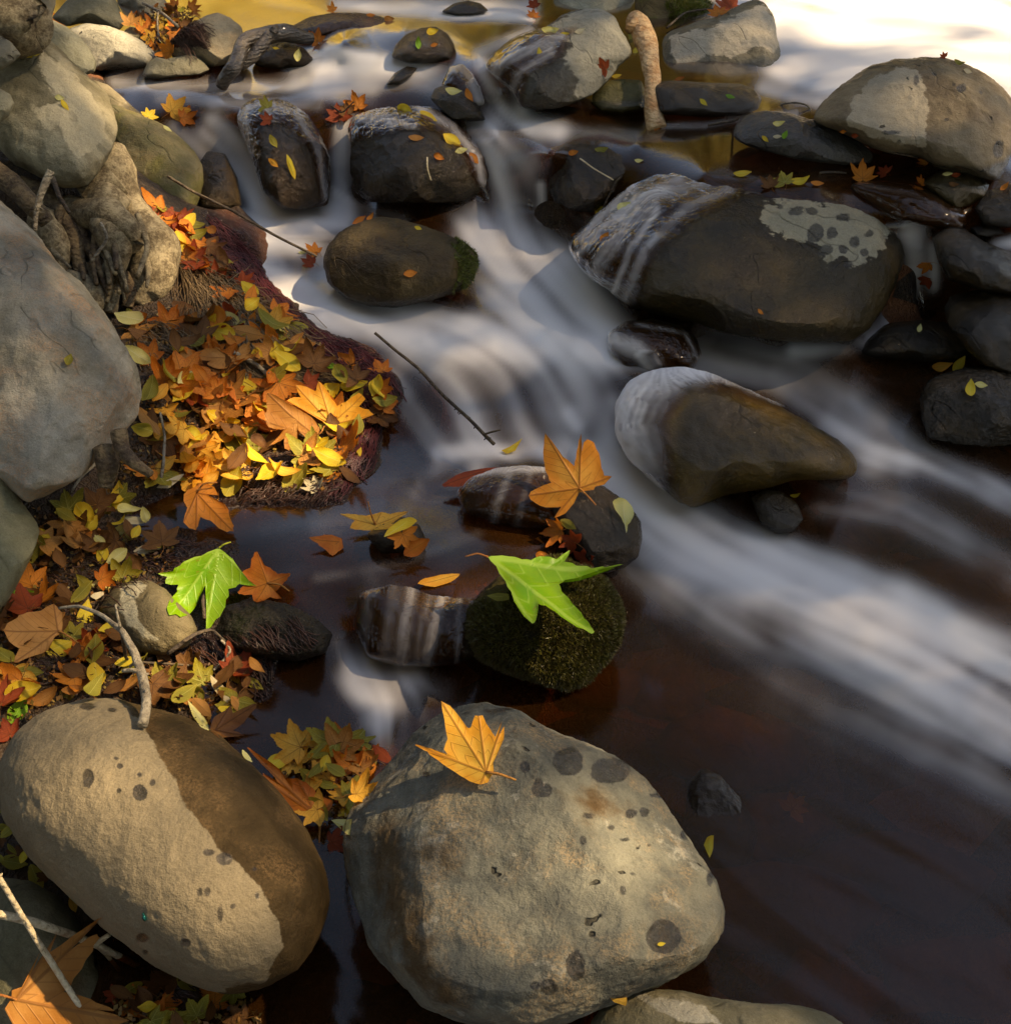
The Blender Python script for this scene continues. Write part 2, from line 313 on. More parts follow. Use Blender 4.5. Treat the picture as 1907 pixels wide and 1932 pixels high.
# ---------------------------------------------------------------- rocks
_ico = {}
def ico(n):
    if n not in _ico:
        b = bmesh.new(); bmesh.ops.create_icosphere(b, subdivisions=n, radius=1)
        _ico[n] = (np.array([v.co[:] for v in b.verts]), np.array([[v.index for v in f.verts] for f in b.faces])); b.free()
    V, Fc = _ico[n]; return V.copy(), Fc
def vnormals(V, Fc):
    a, b, c = V[Fc[:, 0]], V[Fc[:, 1]], V[Fc[:, 2]]; fn = np.cross(b-a, c-a); n = np.zeros_like(V)
    for k in range(3): np.add.at(n, Fc[:, k], fn)
    return n/(np.linalg.norm(n, axis=1)[:, None]+1e-12)

def stone_mat(name, a, b, light=None, mott=None, wl=None, wet=0., rough=.75, pits=0., spots=0., bump=.5, film=0., blotch=5., moss=None, strata=0., lichen=0., soft=2.2, pamp=34., cracks=.25):
    """rock: two mottled tones, speckle, dry or pale patches, dark pits and drops, wet band above the water line"""
    t = NT(name); tc = t.n('TexCoord').outputs['Object']; geo = t.n('NewGeometry')
    n1 = t.noise(tc, blotch, 7, .62, .3); n2 = t.noise(tc, 42, 6, .7); n3 = t.noise(tc, 230, 3, .7)
    col = t.mix(t.ss(n1, .38, .62), a, b)
    if mott: col = t.mix(t.math('MULTIPLY', t.math('MULTIPLY', t.ss(t.noise(tc, blotch*1.7, 5, .6, .5), .45, .66), t.ss(n3, .38, .62)), mott[1]), col, mott[0])
    if strata:
        wv = t.n('TexWave', {'Vector': tc, 'Scale': 7., 'Distortion': 9., 'Detail': 4., 'Detail Scale': 1.2}, bands_direction='DIAGONAL')
        col = t.mix(t.math('MULTIPLY', t.ss(wv.outputs[1], .3, .8), strata), col, tuple(x*.5 for x in a))
    if lichen: col = t.mix(t.math('MULTIPLY', t.math('MULTIPLY', t.ss(t.noise(tc, 11, 6, .7), .56, .6), t.ss(n2, .35, .6)), lichen), col, (.42, .42, .36))
    if moss: col = t.mix(t.math('MULTIPLY', t.ss(t.noise(tc, 8, 5), .48, .62), moss[1]), col, moss[0])
    wetf = None
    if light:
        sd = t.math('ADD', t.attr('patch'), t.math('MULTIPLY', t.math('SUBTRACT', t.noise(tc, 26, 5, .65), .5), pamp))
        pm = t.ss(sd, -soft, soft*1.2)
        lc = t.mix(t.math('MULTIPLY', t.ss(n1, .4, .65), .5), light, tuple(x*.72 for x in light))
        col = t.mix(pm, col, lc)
    sp = t.attr('spot'); sd2 = t.math('ADD', sp, t.math('MULTIPLY', t.math('SUBTRACT', t.noise(tc, 48, 5, .7), .5), 13.))
    spm = t.math('MULTIPLY', t.ss(sd2, -1.5, 1.5), t.math('ADD', .72, t.math('MULTIPLY', n2, .5)))
    n4 = t.noise(tc, 520, 2, .6); spk = t.math('ADD', .1, t.math('ADD', t.math('MULTIPLY', n4, .7), t.math('ADD', t.math('MULTIPLY', n3, .6), t.math('MULTIPLY', n2, .5))))
    col = t.mix(1., col, t.n('CombineColor', {0: spk, 1: spk, 2: spk}).outputs[0], 'MULTIPLY')
    h = t.math('ADD', t.math('MULTIPLY', n2, .7), t.math('MULTIPLY', n3, .22))
    cr = t.math('MAXIMUM', t.ss(t.math('ABSOLUTE', t.math('SUBTRACT', t.noise(tc, 3.2, 3, .5, .6), .5)), 0., .007), t.ss(t.noise(tc, 5, 2), .46, .5))
    h = t.math('ADD', h, t.math('MULTIPLY', cr, cracks))
    col = t.mix(t.math('MULTIPLY', t.math('SUBTRACT', 1., cr), cracks), col, tuple(x*.3 for x in a))
    if pits:
        v = t.n('TexVoronoi', {'Vector': t.mix(.06, tc, t.n('TexNoise', {'Vector': tc, 'Scale': 30.}).outputs[1]), 'Scale': 26.})
        sel = t.n('SeparateColor', {0: v.outputs[1]}).outputs[0]
        pm2 = t.math('MULTIPLY', t.math('SUBTRACT', 1., t.ss(v.outputs[0], .13, .22)), t.ss(sel, 1-pits, 1-pits+.05))
        col = t.mix(t.math('MULTIPLY', pm2, .75), col, (.012, .010, .008)); h = t.math('SUBTRACT', h, t.math('MULTIPLY', pm2, 1.2))
    if spots:
        v = t.n('TexVoronoi', {'Vector': t.mix(.05, tc, t.n('TexNoise', {'Vector': tc, 'Scale': 40.}).outputs[1]), 'Scale': 34.})
        sel = t.n('SeparateColor', {0: v.outputs[1]}).outputs[1]
        pm3 = t.math('MULTIPLY', t.math('SUBTRACT', 1., t.ss(v.outputs[0], .16, .2)), t.ss(sel, 1-spots, 1-spots+.02))
        spm = t.math('MAXIMUM', spm, t.math('MULTIPLY', pm3, .8))
    z = t.n('SeparateXYZ', {0: geo.outputs['Position']}).outputs[2]
    if wl is not None:
        wb = t.math('SUBTRACT', 1., t.ss(t.math('SUBTRACT', z, t.math('MULTIPLY', n1, .05)), wl-.012, wl+.006))
    else: wb = 0.
    wtot = t.math('MAXIMUM', t.math('MAXIMUM', wb, spm), t.math('MULTIPLY', wet, t.math('SUBTRACT', 1., pm)) if light else wet)
    dark = t.math('SUBTRACT', 1., t.math('MULTIPLY', t.math('MAXIMUM', t.math('MULTIPLY', wb, .8), t.math('MULTIPLY', spm, 1.)), .78))
    col = t.mix(1., col, t.n('CombineColor', {0: dark, 1: dark, 2: dark}).outputs[0], 'MULTIPLY')
    nrm = t.bump(h, min(1., bump*1.3), .016)
    if wet >= .7: col = t.mix(t.math('MULTIPLY', .5, t.math('SUBTRACT', 1., pm)) if light else .5, col, (.003, .002, .001))
    t.p(color=col, rough=t.math('SUBTRACT', rough, t.math('MULTIPLY', wtot, rough-.27)), normal=nrm)
    t.set(t.b.inputs['Coat Weight'], t.math('MULTIPLY', wtot, .6)); t.b.inputs['Specular IOR Level'].default_value = .22; t.b.inputs['Coat Roughness'].default_value = .06; t.b.inputs['Specular Tint'].default_value = (1, .82, .6, 1)
    t.set(t.b.inputs['Coat Normal'], t.bump(h, min(1., bump*.9), .014))
    return t.m

BLACKWET = dict(a=(.012, .009, .005), b=(.105, .062, .02), wet=1., rough=.5, bump=1., mott=((.09, .055, .02), .5))
DARKWET = dict(a=(.016, .012, .007), b=(.055, .042, .022), wet=.8, rough=.5, bump=.6, mott=((.11, .08, .03), .5))
OLIVE = dict(a=(.13, .115, .07), b=(.27, .24, .155), rough=.8, bump=.5, mott=((.34, .25, .12), .5))
GREY_ = dict(a=(.20, .185, .145), b=(.34, .315, .24), rough=.8, bump=.45, mott=((.40, .29, .15), .5))
ROCKS = {}
def rock(key, label, out, y=None, t=.85, lvl=6, seed=1, cuts=2, shear=.45, noise=.035, e=.8, patch=None, spot=None, base=None, wl='auto', name='boulder', mat=None, group=None, **mk):
    O = np.array(out, float)
    if O[:, 0].min() < 0 or True:
        c = .5*(O.min(0)+O.max(0))*.5+.5*O.mean(0)
    cx, cy = c
    th = np.arctan2(-(O[:, 1]-cy), O[:, 0]-cx); rad = np.hypot(O[:, 0]-cx, O[:, 1]-cy); o = np.argsort(th); th, rad = th[o], rad[o]
    T_ = np.linspace(-math.pi, math.pi, 721)[:-1]
    # interpolate the outline along its edges, not its radii
    px_ = rad*np.cos(th); py_ = rad*np.sin(th); n = len(th); Rr = np.zeros(720)
    for i in range(n):
        j = (i+1) % n; x0, y0, x1, y1 = px_[i], py_[i], px_[j], py_[j]
        a0, a1 = th[i], th[j]+(2*math.pi if j == 0 else 0)
        for sh in (0, 2*math.pi, -2*math.pi):
            tt = T_+sh; m = (tt >= a0) & (tt <= a1)
            if m.any():
                dx, dy = np.cos(tt[m]), np.sin(tt[m]); den = dx*(y1-y0)-dy*(x1-x0)
                Rr[m] = (x0*(y1-y0)-y0*(x1-x0))/np.where(abs(den) < 1e-9, 1e-9, den)
    k = np.exp(-np.linspace(-2, 2, 25)**2); k /= k.sum()
    Rr = np.convolve(np.concatenate([Rr[-12:], Rr, Rr[:12]]), k, 'valid')*1.006
    V, Fc = ico(lvl)
    r2 = np.random.default_rng(seed*7+3)
    for q in range(cuts):
        ax = r2.normal(size=3); ax[2] = abs(ax[2])+.6; ax /= np.linalg.norm(ax); h = r2.uniform(.66, .86)
        d = np.maximum(0, V@ax-h); V = V-ax*(d*.85)[:, None]
    yb = O[:, 1].max() if base is None else base[1]; xb = O[O[:, 1].argmax(), 0] if base is None else base[0]
    zb = water_z(xb, min(yb, 2000)); halfpx = .5*(np.ptp(O[:, 0])+np.ptp(O[:, 1]))*.5
    if y is None:
        B = at_z(xb, yb, zb); s0 = (B-CAMP)@FWD; y = B[1]+.75*t*halfpx/F*s0
    sC = y/ray(cx, cy)[1]; size = halfpx/F*sC; T = t*size
    rxy = np.hypot(V[:, 0], V[:, 1]); ang = np.arctan2(V[:, 1], V[:, 0])
    Rv = np.interp(ang, np.concatenate([T_, [math.pi]]), np.concatenate([Rr, Rr[:1]]))
    rr = np.clip(rxy, 0, 1)**.92
    PX = cx+Rv*rr*np.cos(ang); PY = cy-Rv*rr*np.sin(ang)
    S = sC-T*np.sign(V[:, 2])*np.abs(V[:, 2])**e+shear*(cy-PY)/F*sC
    P = CAMP+ray(PX, PY)*S[:, None]
    N = vnormals(P, Fc); q = P/size+seed*3.1
    fr = np.clip(V[:, 2]*2.5, .25, 1)
    disp = (fbm(q*1.3, 3)*1.0*fr+(fbm(q*4, 4, True)-.2)*.5+fbm(q*11, 3)*.26)*noise*size*1.6
    P = P+N*disp[:, None]
    at = {}
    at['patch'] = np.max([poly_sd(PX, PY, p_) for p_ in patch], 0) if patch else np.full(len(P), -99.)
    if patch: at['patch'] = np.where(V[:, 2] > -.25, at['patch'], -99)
    if spot:
        s_ = np.full(len(P), -99.)
        for sx, sy, ra, rb in spot:
            dd = np.hypot((PX-sx)/ra, (PY-sy)/rb); s_ = np.maximum(s_, (1-dd)*min(ra, rb))
        at['spot'] = np.where(V[:, 2] > 0, s_, -99)
        P = P-N*(np.clip(at['spot']/8, 0, 1)*.0015)[:, None]
    else: at['spot'] = np.full(len(P), -99.)
    org = np.array([*P[:, :2].mean(0), P[:, 2].min()])
    m = mat or stone_mat('stone_'+key, wl=(zb+.02 if wl == 'auto' else wl), **mk)
    ob = mesh_obj(name, P, Fc, m, origin=org, attrs=at)
    tag(ob, label, 'rock' if name != 'boulder' else 'boulder', group)
    ROCKS[key] = dict(ob=ob, P=P, F=Fc, N=vnormals(P, Fc), px=PX, py=PY, front=V[:, 2], size=size)
    return ob

rock('main', 'big blue grey boulder at the front with dark wet drop marks and an orange leaf', [(880,1327),(930,1330),(985,1345),(1040,1380),(1110,1405),(1170,1435),(1215,1470),(1255,1520),(1300,1590),(1345,1655),(1368,1710),(1362,1760),(1325,1810),(1260,1850),(1160,1890),(1080,1925),(1000,1945),(900,1935),(800,1900),(735,1830),(697,1785),(688,1740),(672,1700),(655,1650),(650,1590),(660,1530),(690,1480),(730,1430),(780,1370),(820,1345)],
     lvl=8, t=.8, seed=2, cuts=4, noise=.036, shear=.6, base=(980, 1932), a=(.082,.088,.078), b=(.175,.175,.138), mott=((.36,.24,.12),.5), blotch=7., pits=.13, bump=.62, cracks=0., wl=-.02, lichen=.3, light=(.085,.055,.028), soft=30., pamp=120.,
     patch=[[(700,1560),(740,1540),(770,1620),(790,1720),(830,1830),(880,1880),(840,1890),(760,1830),(715,1720)],[(800,1590),(850,1590),(860,1640),(820,1650)],[(1060,1500),(1120,1500),(1180,1530),(1120,1545)]], spot=[(1070,1440,30,26),(1150,1455,38,24),(990,1447,9,12),(1022,1492,20,14),(1015,1480,10,10),(1252,1767,33,32),(1085,1822,18,26),(1035,1862,16,14),(1010,1860,8,8),(1100,1587,6,8),(1190,1535,10,8),(1215,1533,9,9),(1108,1540,12,6),(802,1460,6,5),(726,1545,4,6),(1175,1680,6,8),(1193,1648,5,3),(1133,1727,5,5),(1225,1593,5,3),(1155,1560,7,5),(1340,1655,6,14),(1180,1580,9,4),(860,1345,26,5),(1245,1500,16,7),(1335,1590,5,10),(940,1340,30,4),(1290,1575,8,10)])
rock('tan', 'large tan egg shaped boulder at lower left, half pale and half wet brown', [(0,1440),(30,1385),(80,1345),(150,1322),(210,1318),(280,1335),(350,1355),(410,1385),(470,1440),(530,1500),(580,1570),(612,1640),(622,1700),(600,1770),(560,1830),(500,1862),(430,1875),(370,1860),(290,1820),(200,1755),(120,1680),(50,1610),(5,1540)],
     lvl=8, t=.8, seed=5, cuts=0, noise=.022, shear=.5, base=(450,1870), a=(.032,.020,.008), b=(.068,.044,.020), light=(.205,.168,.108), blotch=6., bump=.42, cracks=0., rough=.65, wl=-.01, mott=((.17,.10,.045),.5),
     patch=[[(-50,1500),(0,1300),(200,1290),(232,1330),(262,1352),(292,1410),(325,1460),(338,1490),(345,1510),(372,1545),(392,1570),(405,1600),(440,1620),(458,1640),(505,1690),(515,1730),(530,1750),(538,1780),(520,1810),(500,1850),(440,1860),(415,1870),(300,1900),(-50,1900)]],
     spot=[(168,1470,11,18),(264,1495,14,16),(288,1474,6,7),(226,1443,5,5),(219,1430,4,4),(263,1460,4,4),(394,1608,11,8),(424,1622,16,12),(377,1681,5,8),(392,1682,5,7),(485,1690,4,6),(416,1725,5,14),(350,1778,10,8),(268,1770,11,8),(275,1795,6,5),(225,1492,4,4),(165,1330,14,5),(213,1337,8,4),(440,1710,4,4),(480,1640,4,3)])
rock('lowleft', 'smooth olive boulder in the bottom left corner under the pale dead sticks', [(-90,1700),(0,1652),(60,1662),(110,1690),(150,1740),(185,1800),(198,1850),(190,1900),(150,1950),(60,2000),(-60,1980),(-120,1850)], y=1.17, lvl=7, seed=8, cuts=0, noise=.02, a=(.10,.095,.055), b=(.19,.18,.115), bump=.35, wl=-.05, spot=[(185,1815,8,16)])
rock('bottom', 'pale low boulder cut by the bottom edge right of the front boulder', [(1110,1935),(1150,1885),(1200,1868),(1280,1868),(1340,1882),(1420,1893),(1500,1896),(1560,1912),(1605,1945),(1560,2010),(1400,2050),(1200,2030)], y=.99, t=.7, lvl=7, seed=9, cuts=0, noise=.03, a=(.13,.115,.065), b=(.25,.22,.14), light=(.4,.37,.28), patch=[[(1200,1880),(1260,1885),(1330,1900),(1360,1932),(1290,1932),(1230,1905)]], wl=-.03)
rock('slab', 'big grey boulder with rusty stains and sunlit patches at the left edge', [(-80,340),(0,376),(68,442),(112,503),(150,532),(194,587),(231,648),(262,698),(271,753),(258,794),(235,816),(190,862),(150,902),(99,927),(51,951),(27,930),(0,905),(-100,860),(-150,600)], y=2.25, t=.62, lvl=7, seed=12, cuts=3, noise=.045, shear=.5, a=(.17,.16,.125), b=(.34,.32,.26), mott=((.42,.19,.07),.5), bump=.6, wl=None, rough=.62)
rock('leftedge', 'pale olive boulder at the left edge below the rust stained boulder', [(-70,850),(0,877),(20,916),(48,957),(68,984),(76,1003),(60,1049),(34,1100),(10,1142),(0,1168),(-60,1200),(-130,1050)], y=1.9, t=.7, lvl=6, seed=13, cuts=1, noise=.03, a=(.13,.125,.07), b=(.27,.25,.15), wl=None)
rock('upleft', 'big pale olive boulder overhanging the tangled roots', [(-60,40),(0,55),(30,50),(56,58),(85,68),(112,92),(146,126),(177,153),(204,180),(216,218),(222,243),(214,275),(200,302),(184,328),(163,350),(129,355),(102,348),(68,328),(27,308),(0,280),(-60,230)], y=3.15, t=.75, lvl=7, seed=15, cuts=2, noise=.04, a=(.16,.14,.085), b=(.35,.31,.205), light=(.48,.42,.28), patch=[[(80,95),(140,140),(190,200),(205,260),(150,300),(110,240),(90,250),(60,205),(108,190),(70,120)]], strata=.35, bump=.7, wl=None)
rock('leftknob', 'small rounded tan rock poking in at the left edge', [(-30,170),(0,167),(20,178),(28,196),(18,218),(0,231),(-40,230)], y=2.85, lvl=5, seed=16, a=(.22,.2,.13), b=(.33,.3,.2), wl=None, name='rock')
rock('green', 'long green brown boulder between the root tangle and the left fall', [(190,180),(211,185),(245,205),(282,222),(316,240),(343,262),(367,286),(382,313),(384,342),(376,376),(364,402),(326,402),(292,395),(258,372),(215,345),(185,280)], y=3.6, t=.8, lvl=7, seed=17, cuts=1, noise=.03, a=(.10,.095,.05), b=(.20,.17,.095), moss=((.13,.13,.035),.6), mott=((.28,.16,.06),.4), bump=.6, wl=.3)
rock('behindgreen', 'smooth slab lying behind the green brown boulder', [(175,150),(204,160),(230,182),(255,205),(276,220),(240,245),(200,240),(175,200)], y=3.75, lvl=5, seed=18, a=(.15,.13,.08), b=(.24,.2,.13), wl=.56, name='rock')
rock('shoulder', 'smooth grey green boulder behind the overhanging boulder', [(70,35),(99,37),(126,51),(150,68),(170,92),(182,116),(180,135),(140,150),(90,120),(60,70)], y=3.65, lvl=6, seed=19, a=(.17,.165,.11), b=(.28,.27,.19), wl=None)
rock('stumpside', 'narrow grey boulder standing beside the old stump at top left', [(34,-20),(50,0),(62,10),(72,28),(76,62),(60,80),(20,80),(10,20)], y=3.7, lvl=5, seed=20, a=(.15,.145,.1), b=(.26,.25,.18), wl=None)
rock('pitleft', 'dark pitted rock at the left edge above the olive boulder', [(-30,60),(0,66),(22,80),(40,103),(25,118),(0,135),(-40,130)], y=2.95, lvl=5, seed=21, pits=.5, a=(.12,.11,.08), b=(.2,.19,.14), wl=None, name='rock')
rock('pitted', 'pale pitted boulder lying at the edge of the upper pool', [(129,55),(163,44),(204,49),(238,61),(269,78),(289,95),(297,107),(286,124),(252,132),(211,134),(180,132),(155,120),(138,85)], lvl=6, seed=22, pits=.65, a=(.22,.21,.165), b=(.36,.34,.27), wl=.57)
rock('ball', 'small round boulder in shade behind the pitted boulder', [(231,62),(245,50),(262,52),(272,66),(262,80),(240,80)], y=4.35, lvl=5, seed=23, a=(.12,.11,.07), b=(.2,.18,.12), wl=None, name='rock')
rock('wedge', 'dark olive stone wedged beside the pitted boulder', [(262,72),(285,70),(306,80),(310,98),(290,106),(270,95)], y=4.3, lvl=5, seed=24, a=(.06,.055,.035), b=(.12,.105,.06), wl=.57, name='rock')
rock('farA', 'long brown grey boulder at the top left behind the pitted boulder', [(98,34),(120,8),(150,-20),(204,-30),(224,10),(236,44),(225,58),(190,47),(150,44),(128,50)], y=4.6, lvl=6, seed=25, a=(.12,.115,.075), b=(.2,.19,.13), wl=None)
rock('farB', 'pale boulder cut by the top edge behind the orange litter', [(215,-40),(306,-40),(312,12),(290,26),(250,20),(222,8)], y=4.95, lvl=5, seed=26, a=(.17,.155,.11), b=(.27,.25,.18), wl=None)
rock('farC', 'dark rounded boulder at the top left corner beside the old stump', [(55,-30),(110,-30),(105,10),(98,34),(75,34),(60,10)], y=4.3, lvl=5, seed=27, a=(.11,.1,.07), b=(.2,.18,.13), wl=None)
rock('dome', 'tan domed boulder beside the dark forked branch', [(313,95),(326,75),(347,58),(367,41),(391,29),(411,24),(435,34),(456,51),(461,75),(452,102),(430,122),(398,127),(365,124),(335,115)], lvl=6, seed=28, a=(.17,.145,.10), b=(.29,.255,.18), mott=((.36,.22,.1),.4), wl=.58)
rock('lowgrey', 'low two humped grey rock in front of the tan domed boulder', [(267,145),(279,119),(296,107),(313,112),(337,106),(364,101),(384,116),(397,132),(381,141),(340,145),(306,149)], lvl=6, seed=29, a=(.15,.14,.095), b=(.24,.225,.16), wl=.575, name='rock')
rock('flattop', 'long flat smooth tan boulder along the top edge', [(345,0),(350,17),(367,34),(408,43),(476,46),(544,39),(605,22),(633,2),(620,-35),(560,-60),(450,-65),(360,-45)], y=5.15, t=.8, lvl=6, seed=30, cuts=1, noise=.02, a=(.2,.18,.12), b=(.33,.3,.2), wl=.62)
rock('barkslab', 'dark wet reddish slab reaching into the top pool', [(540,55),(585,32),(630,24),(678,24),(722,32),(772,46),(748,60),(719,70),(678,63),(620,68),(560,78)], lvl=6, seed=31, t=.7, a=(.035,.014,.008), b=(.10,.035,.018), wet=1., wl=None, name='rock', bump=.9)
rock('topstoneA', 'grey stone half above the pool at the top edge', [(695,-15),(760,-20),(850,-12),(858,6),(820,14),(760,11),(715,6)], y=5.1, lvl=5, seed=32, **DARKWET, name='rock')
rock('topstoneB', 'small dark dome of rock in the top pool', [(832,22),(855,7),(882,1),(906,6),(922,20),(900,28),(860,30)], lvl=5, seed=33, **DARKWET, name='rock')
rock('topstoneC', 'dark stone with a red leaf beside the pale top boulder', [(985,-15),(1050,-20),(1060,18),(1030,32),(1000,26),(986,14)], y=4.9, lvl=5, seed=34, **DARKWET, name='rock')
rock('drops', 'wet black rock with a green and a yellow leaf in the upper rapids', [(738,108),(746,85),(766,65),(794,53),(821,50),(845,64),(857,85),(852,112),(821,119),(773,120)], lvl=6, seed=35, **BLACKWET)
rock('forkrock', 'wet black rock under the forked branch', [(470,112),(485,88),(510,76),(545,80),(575,92),(592,112),(575,126),(530,130),(490,126)], lvl=6, seed=36, **BLACKWET)
rock('hump', 'low dark hump just breaking the upper rapids', [(728,160),(744,138),(768,125),(788,128),(775,145),(752,160)], lvl=5, seed=37, **DARKWET, name='rock')
rock('smallfall', 'rounded wet rock under the veil beside the small upper fall', [(835,160),(850,128),(872,124),(888,140),(903,165),(912,195),(880,200),(850,185)], lvl=6, seed=38, **DARKWET, name='rock')
rock('wedgerock', 'dark wedge rock with a pale and an orange leaf below the upper rapids', [(812,186),(821,167),(848,157),(872,162),(892,184),(909,211),(917,227),(889,229),(855,227),(834,210)], lvl=6, seed=39, **DARKWET, name='rock')
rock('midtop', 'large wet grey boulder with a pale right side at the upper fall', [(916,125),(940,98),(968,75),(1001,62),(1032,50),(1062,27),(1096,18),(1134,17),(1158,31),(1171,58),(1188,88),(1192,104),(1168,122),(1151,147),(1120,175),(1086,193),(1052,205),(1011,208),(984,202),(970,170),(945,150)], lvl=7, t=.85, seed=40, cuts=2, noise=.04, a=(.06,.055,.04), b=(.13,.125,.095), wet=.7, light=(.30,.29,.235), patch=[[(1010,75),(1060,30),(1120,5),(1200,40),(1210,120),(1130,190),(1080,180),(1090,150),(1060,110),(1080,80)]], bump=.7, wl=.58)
rock('mossround', 'small round olive rock below the driftwood', [(1114,195),(1120,170),(1141,153),(1175,149),(1209,152),(1220,177),(1214,206),(1171,214),(1134,210)], lvl=6, seed=41, a=(.06,.055,.02), b=(.14,.125,.05), wet=.4, wl=.58, name='rock')
rock('lichen', 'lichen pale boulder at the top edge behind the driftwood', [(1048,-30),(1048,8),(1052,32),(1100,45),(1175,60),(1205,50),(1200,0),(1190,-40)], y=4.75, lvl=6, seed=42, a=(.25,.24,.17), b=(.38,.365,.27), spots=.3, wl=None)
rock('brownback', 'brown mossy boulder at the top edge right of the driftwood', [(1196,-30),(1200,60),(1225,70),(1262,62),(1300,48),(1335,36),(1345,12),(1310,-10),(1260,-30)], y=4.6, lvl=6, seed=43, a=(.11,.075,.035), b=(.2,.15,.07), moss=((.08,.10,.015),.9), wl=None)
rock('cream', 'cream and brown boulder with red leaves on top at upper right', [(1250,75),(1262,60),(1293,50),(1320,39),(1347,34),(1378,19),(1401,6),(1425,-1),(1442,6),(1459,31),(1465,68),(1472,102),(1467,128),(1450,146),(1422,156),(1378,158),(1327,158),(1279,152),(1252,125)], y=4.2, t=.75, lvl=7, seed=44, cuts=2, a=(.10,.09,.06), b=(.19,.17,.12), light=(.46,.40,.30), wet=.35, patch=[[(1265,70),(1330,55),(1440,5),(1480,60),(1470,95),(1420,90),(1380,110),(1330,100),(1290,140),(1265,110)]], bump=.55, wl=.6)
rock('underrow', 'low wet black rock under the cream boulder', [(1225,160),(1259,152),(1327,156),(1395,158),(1420,167),(1437,186),(1430,206),(1401,216),(1344,221),(1293,219),(1240,214)], lvl=6, seed=45, **BLACKWET)
rock('sunk', 'dim sunken stone in the milky water at upper right', [(1476,140),(1495,126),(1520,130),(1530,146),(1510,158),(1484,158)], lvl=5, seed=46, y=4.2, **DARKWET, name='rock')
rock('bigright', 'huge brown boulder with pock marks and a pale stain at upper right', [(1531,228),(1548,197),(1575,170),(1609,146),(1639,126),(1684,114),(1735,109),(1779,110),(1820,121),(1857,139),(1888,163),(1910,190),(1922,225),(1915,272),(1896,316),(1877,345),(1837,332),(1769,318),(1735,296),(1680,290),(1633,272),(1590,250)],t=.75, lvl=7, seed=47, cuts=1, noise=.035, a=(.10,.075,.045), b=(.21,.165,.10), wet=.35, light=(.36,.31,.225), patch=[[(1605,190),(1640,150),(1690,130),(1728,130),(1745,165),(1750,200),(1748,250),(1742,278),(1700,272),(1650,262),(1600,235)]], pits=.12, spot=[(1727,152,6,10),(1812,166,9,9),(1882,282,10,16),(1762,139,4,4),(1785,225,5,4),(1800,160,3,3),(1680,250,14,3),(1850,175,3,3)], bump=.6, wl=.58)
rock('twigrock', 'low blue grey wet rock with an arched twig and pale leaves', [(1383,260),(1388,235),(1412,217),(1446,209),(1490,213),(1524,225),(1551,228),(1585,238),(1616,262),(1645,288),(1643,308),(1599,311),(1548,306),(1497,299),(1446,285),(1405,273)], lvl=7, seed=48, cuts=3, noise=.05, a=(.07,.07,.07), b=(.15,.15,.14), wet=.9, rough=.5, bump=.8, mott=((.2,.19,.14),.5), wl=None)
rock('great', 'broad dark boulder mid right with pale lichen stains and a film of water', [(1541,348),(1582,354),(1626,367),(1660,388),(1687,415),(1702,442),(1706,476),(1697,510),(1680,550),(1658,592),(1633,625),(1599,642),(1497,644),(1395,630),(1310,612),(1240,600),(1188,580),(1154,543),(1113,520),(1086,486),(1072,462),(1098,435),(1135,403),(1178,365),(1220,340),(1262,330),(1330,332),(1400,342),(1470,350)], lvl=8, t=.75, seed=50, cuts=2, noise=.035, shear=.7, base=(1400,632), a=(.022,.015,.004), b=(.075,.052,.014), wet=.75, rough=.55, pamp=62., mott=((.10,.062,.012),.75), light=(.36,.32,.22), bump=.8,
     patch=[[(1440,385),(1500,372),(1560,385),(1600,380),(1650,400),(1680,430),(1672,470),(1640,490),(1600,505),(1585,480),(1560,500),(1545,470),(1500,450),(1460,440),(1432,420)]], spot=[(1538,440,16,17),(1568,440,10,11),(1556,472,14,10),(1590,470,9,8),(1500,400,14,8),(1470,390,7,5),(1612,455,10,12),(1530,400,12,7),(1630,475,7,9),(1600,500,8,7),(1640,440,7,6),(1590,410,14,7)], wl=None)
rock('dark', 'black wet rock with a yellow twig on it between the two falls', [(1032,330),(1045,292),(1062,275),(1096,271),(1141,276),(1188,286),(1222,296),(1245,311),(1218,332),(1185,348),(1154,368),(1120,400),(1086,398),(1045,380),(1033,358)], lvl=7, seed=51, cuts=3, noise=.07, **BLACKWET)
rock('facet', 'brown faceted rock with a mossy right end in the white pool', [(610,495),(617,466),(641,439),(678,418),(712,409),(746,412),(801,427),(848,445),(889,466),(904,480),(902,510),(889,537),(848,556),(801,569),(746,580),(695,577),(651,562),(620,535)], lvl=7, seed=53, cuts=4, noise=.035, a=(.022,.014,.005), b=(.07,.046,.017), mott=((.12,.09,.04),.5), rough=.6, wet=.35, bump=.7, wl=.3)
rock('gloss', 'glossy black brown rock with yellow leaves below the upper rapids', [(661,245),(668,224),(699,211),(739,206),(773,203),(814,206),(848,222),(875,247),(899,275),(917,306),(919,333),(909,360),(875,379),(814,383),(746,382),(695,380),(671,364),(661,323),(663,286)], lvl=7, seed=54, cuts=3, noise=.05, a=(.014, .009, .004), b=(.06, .038, .014), wet=1., rough=.5, bump=.8, mott=((.13,.10,.05),.5), wl=None)
rock('lobe', 'tall glossy brown rock with a bright yellow leaf between two left falls', [(450,222),(462,200),(483,189),(517,187),(551,199),(581,222),(602,256),(619,299),(624,340),(620,388),(578,394),(530,392),(500,362),(483,313),(469,272),(456,245)], lvl=7, seed=55, cuts=1, noise=.05, a=(.022,.013,.005), b=(.075,.042,.015), wet=1., rough=.5, bump=.8, wl=None)
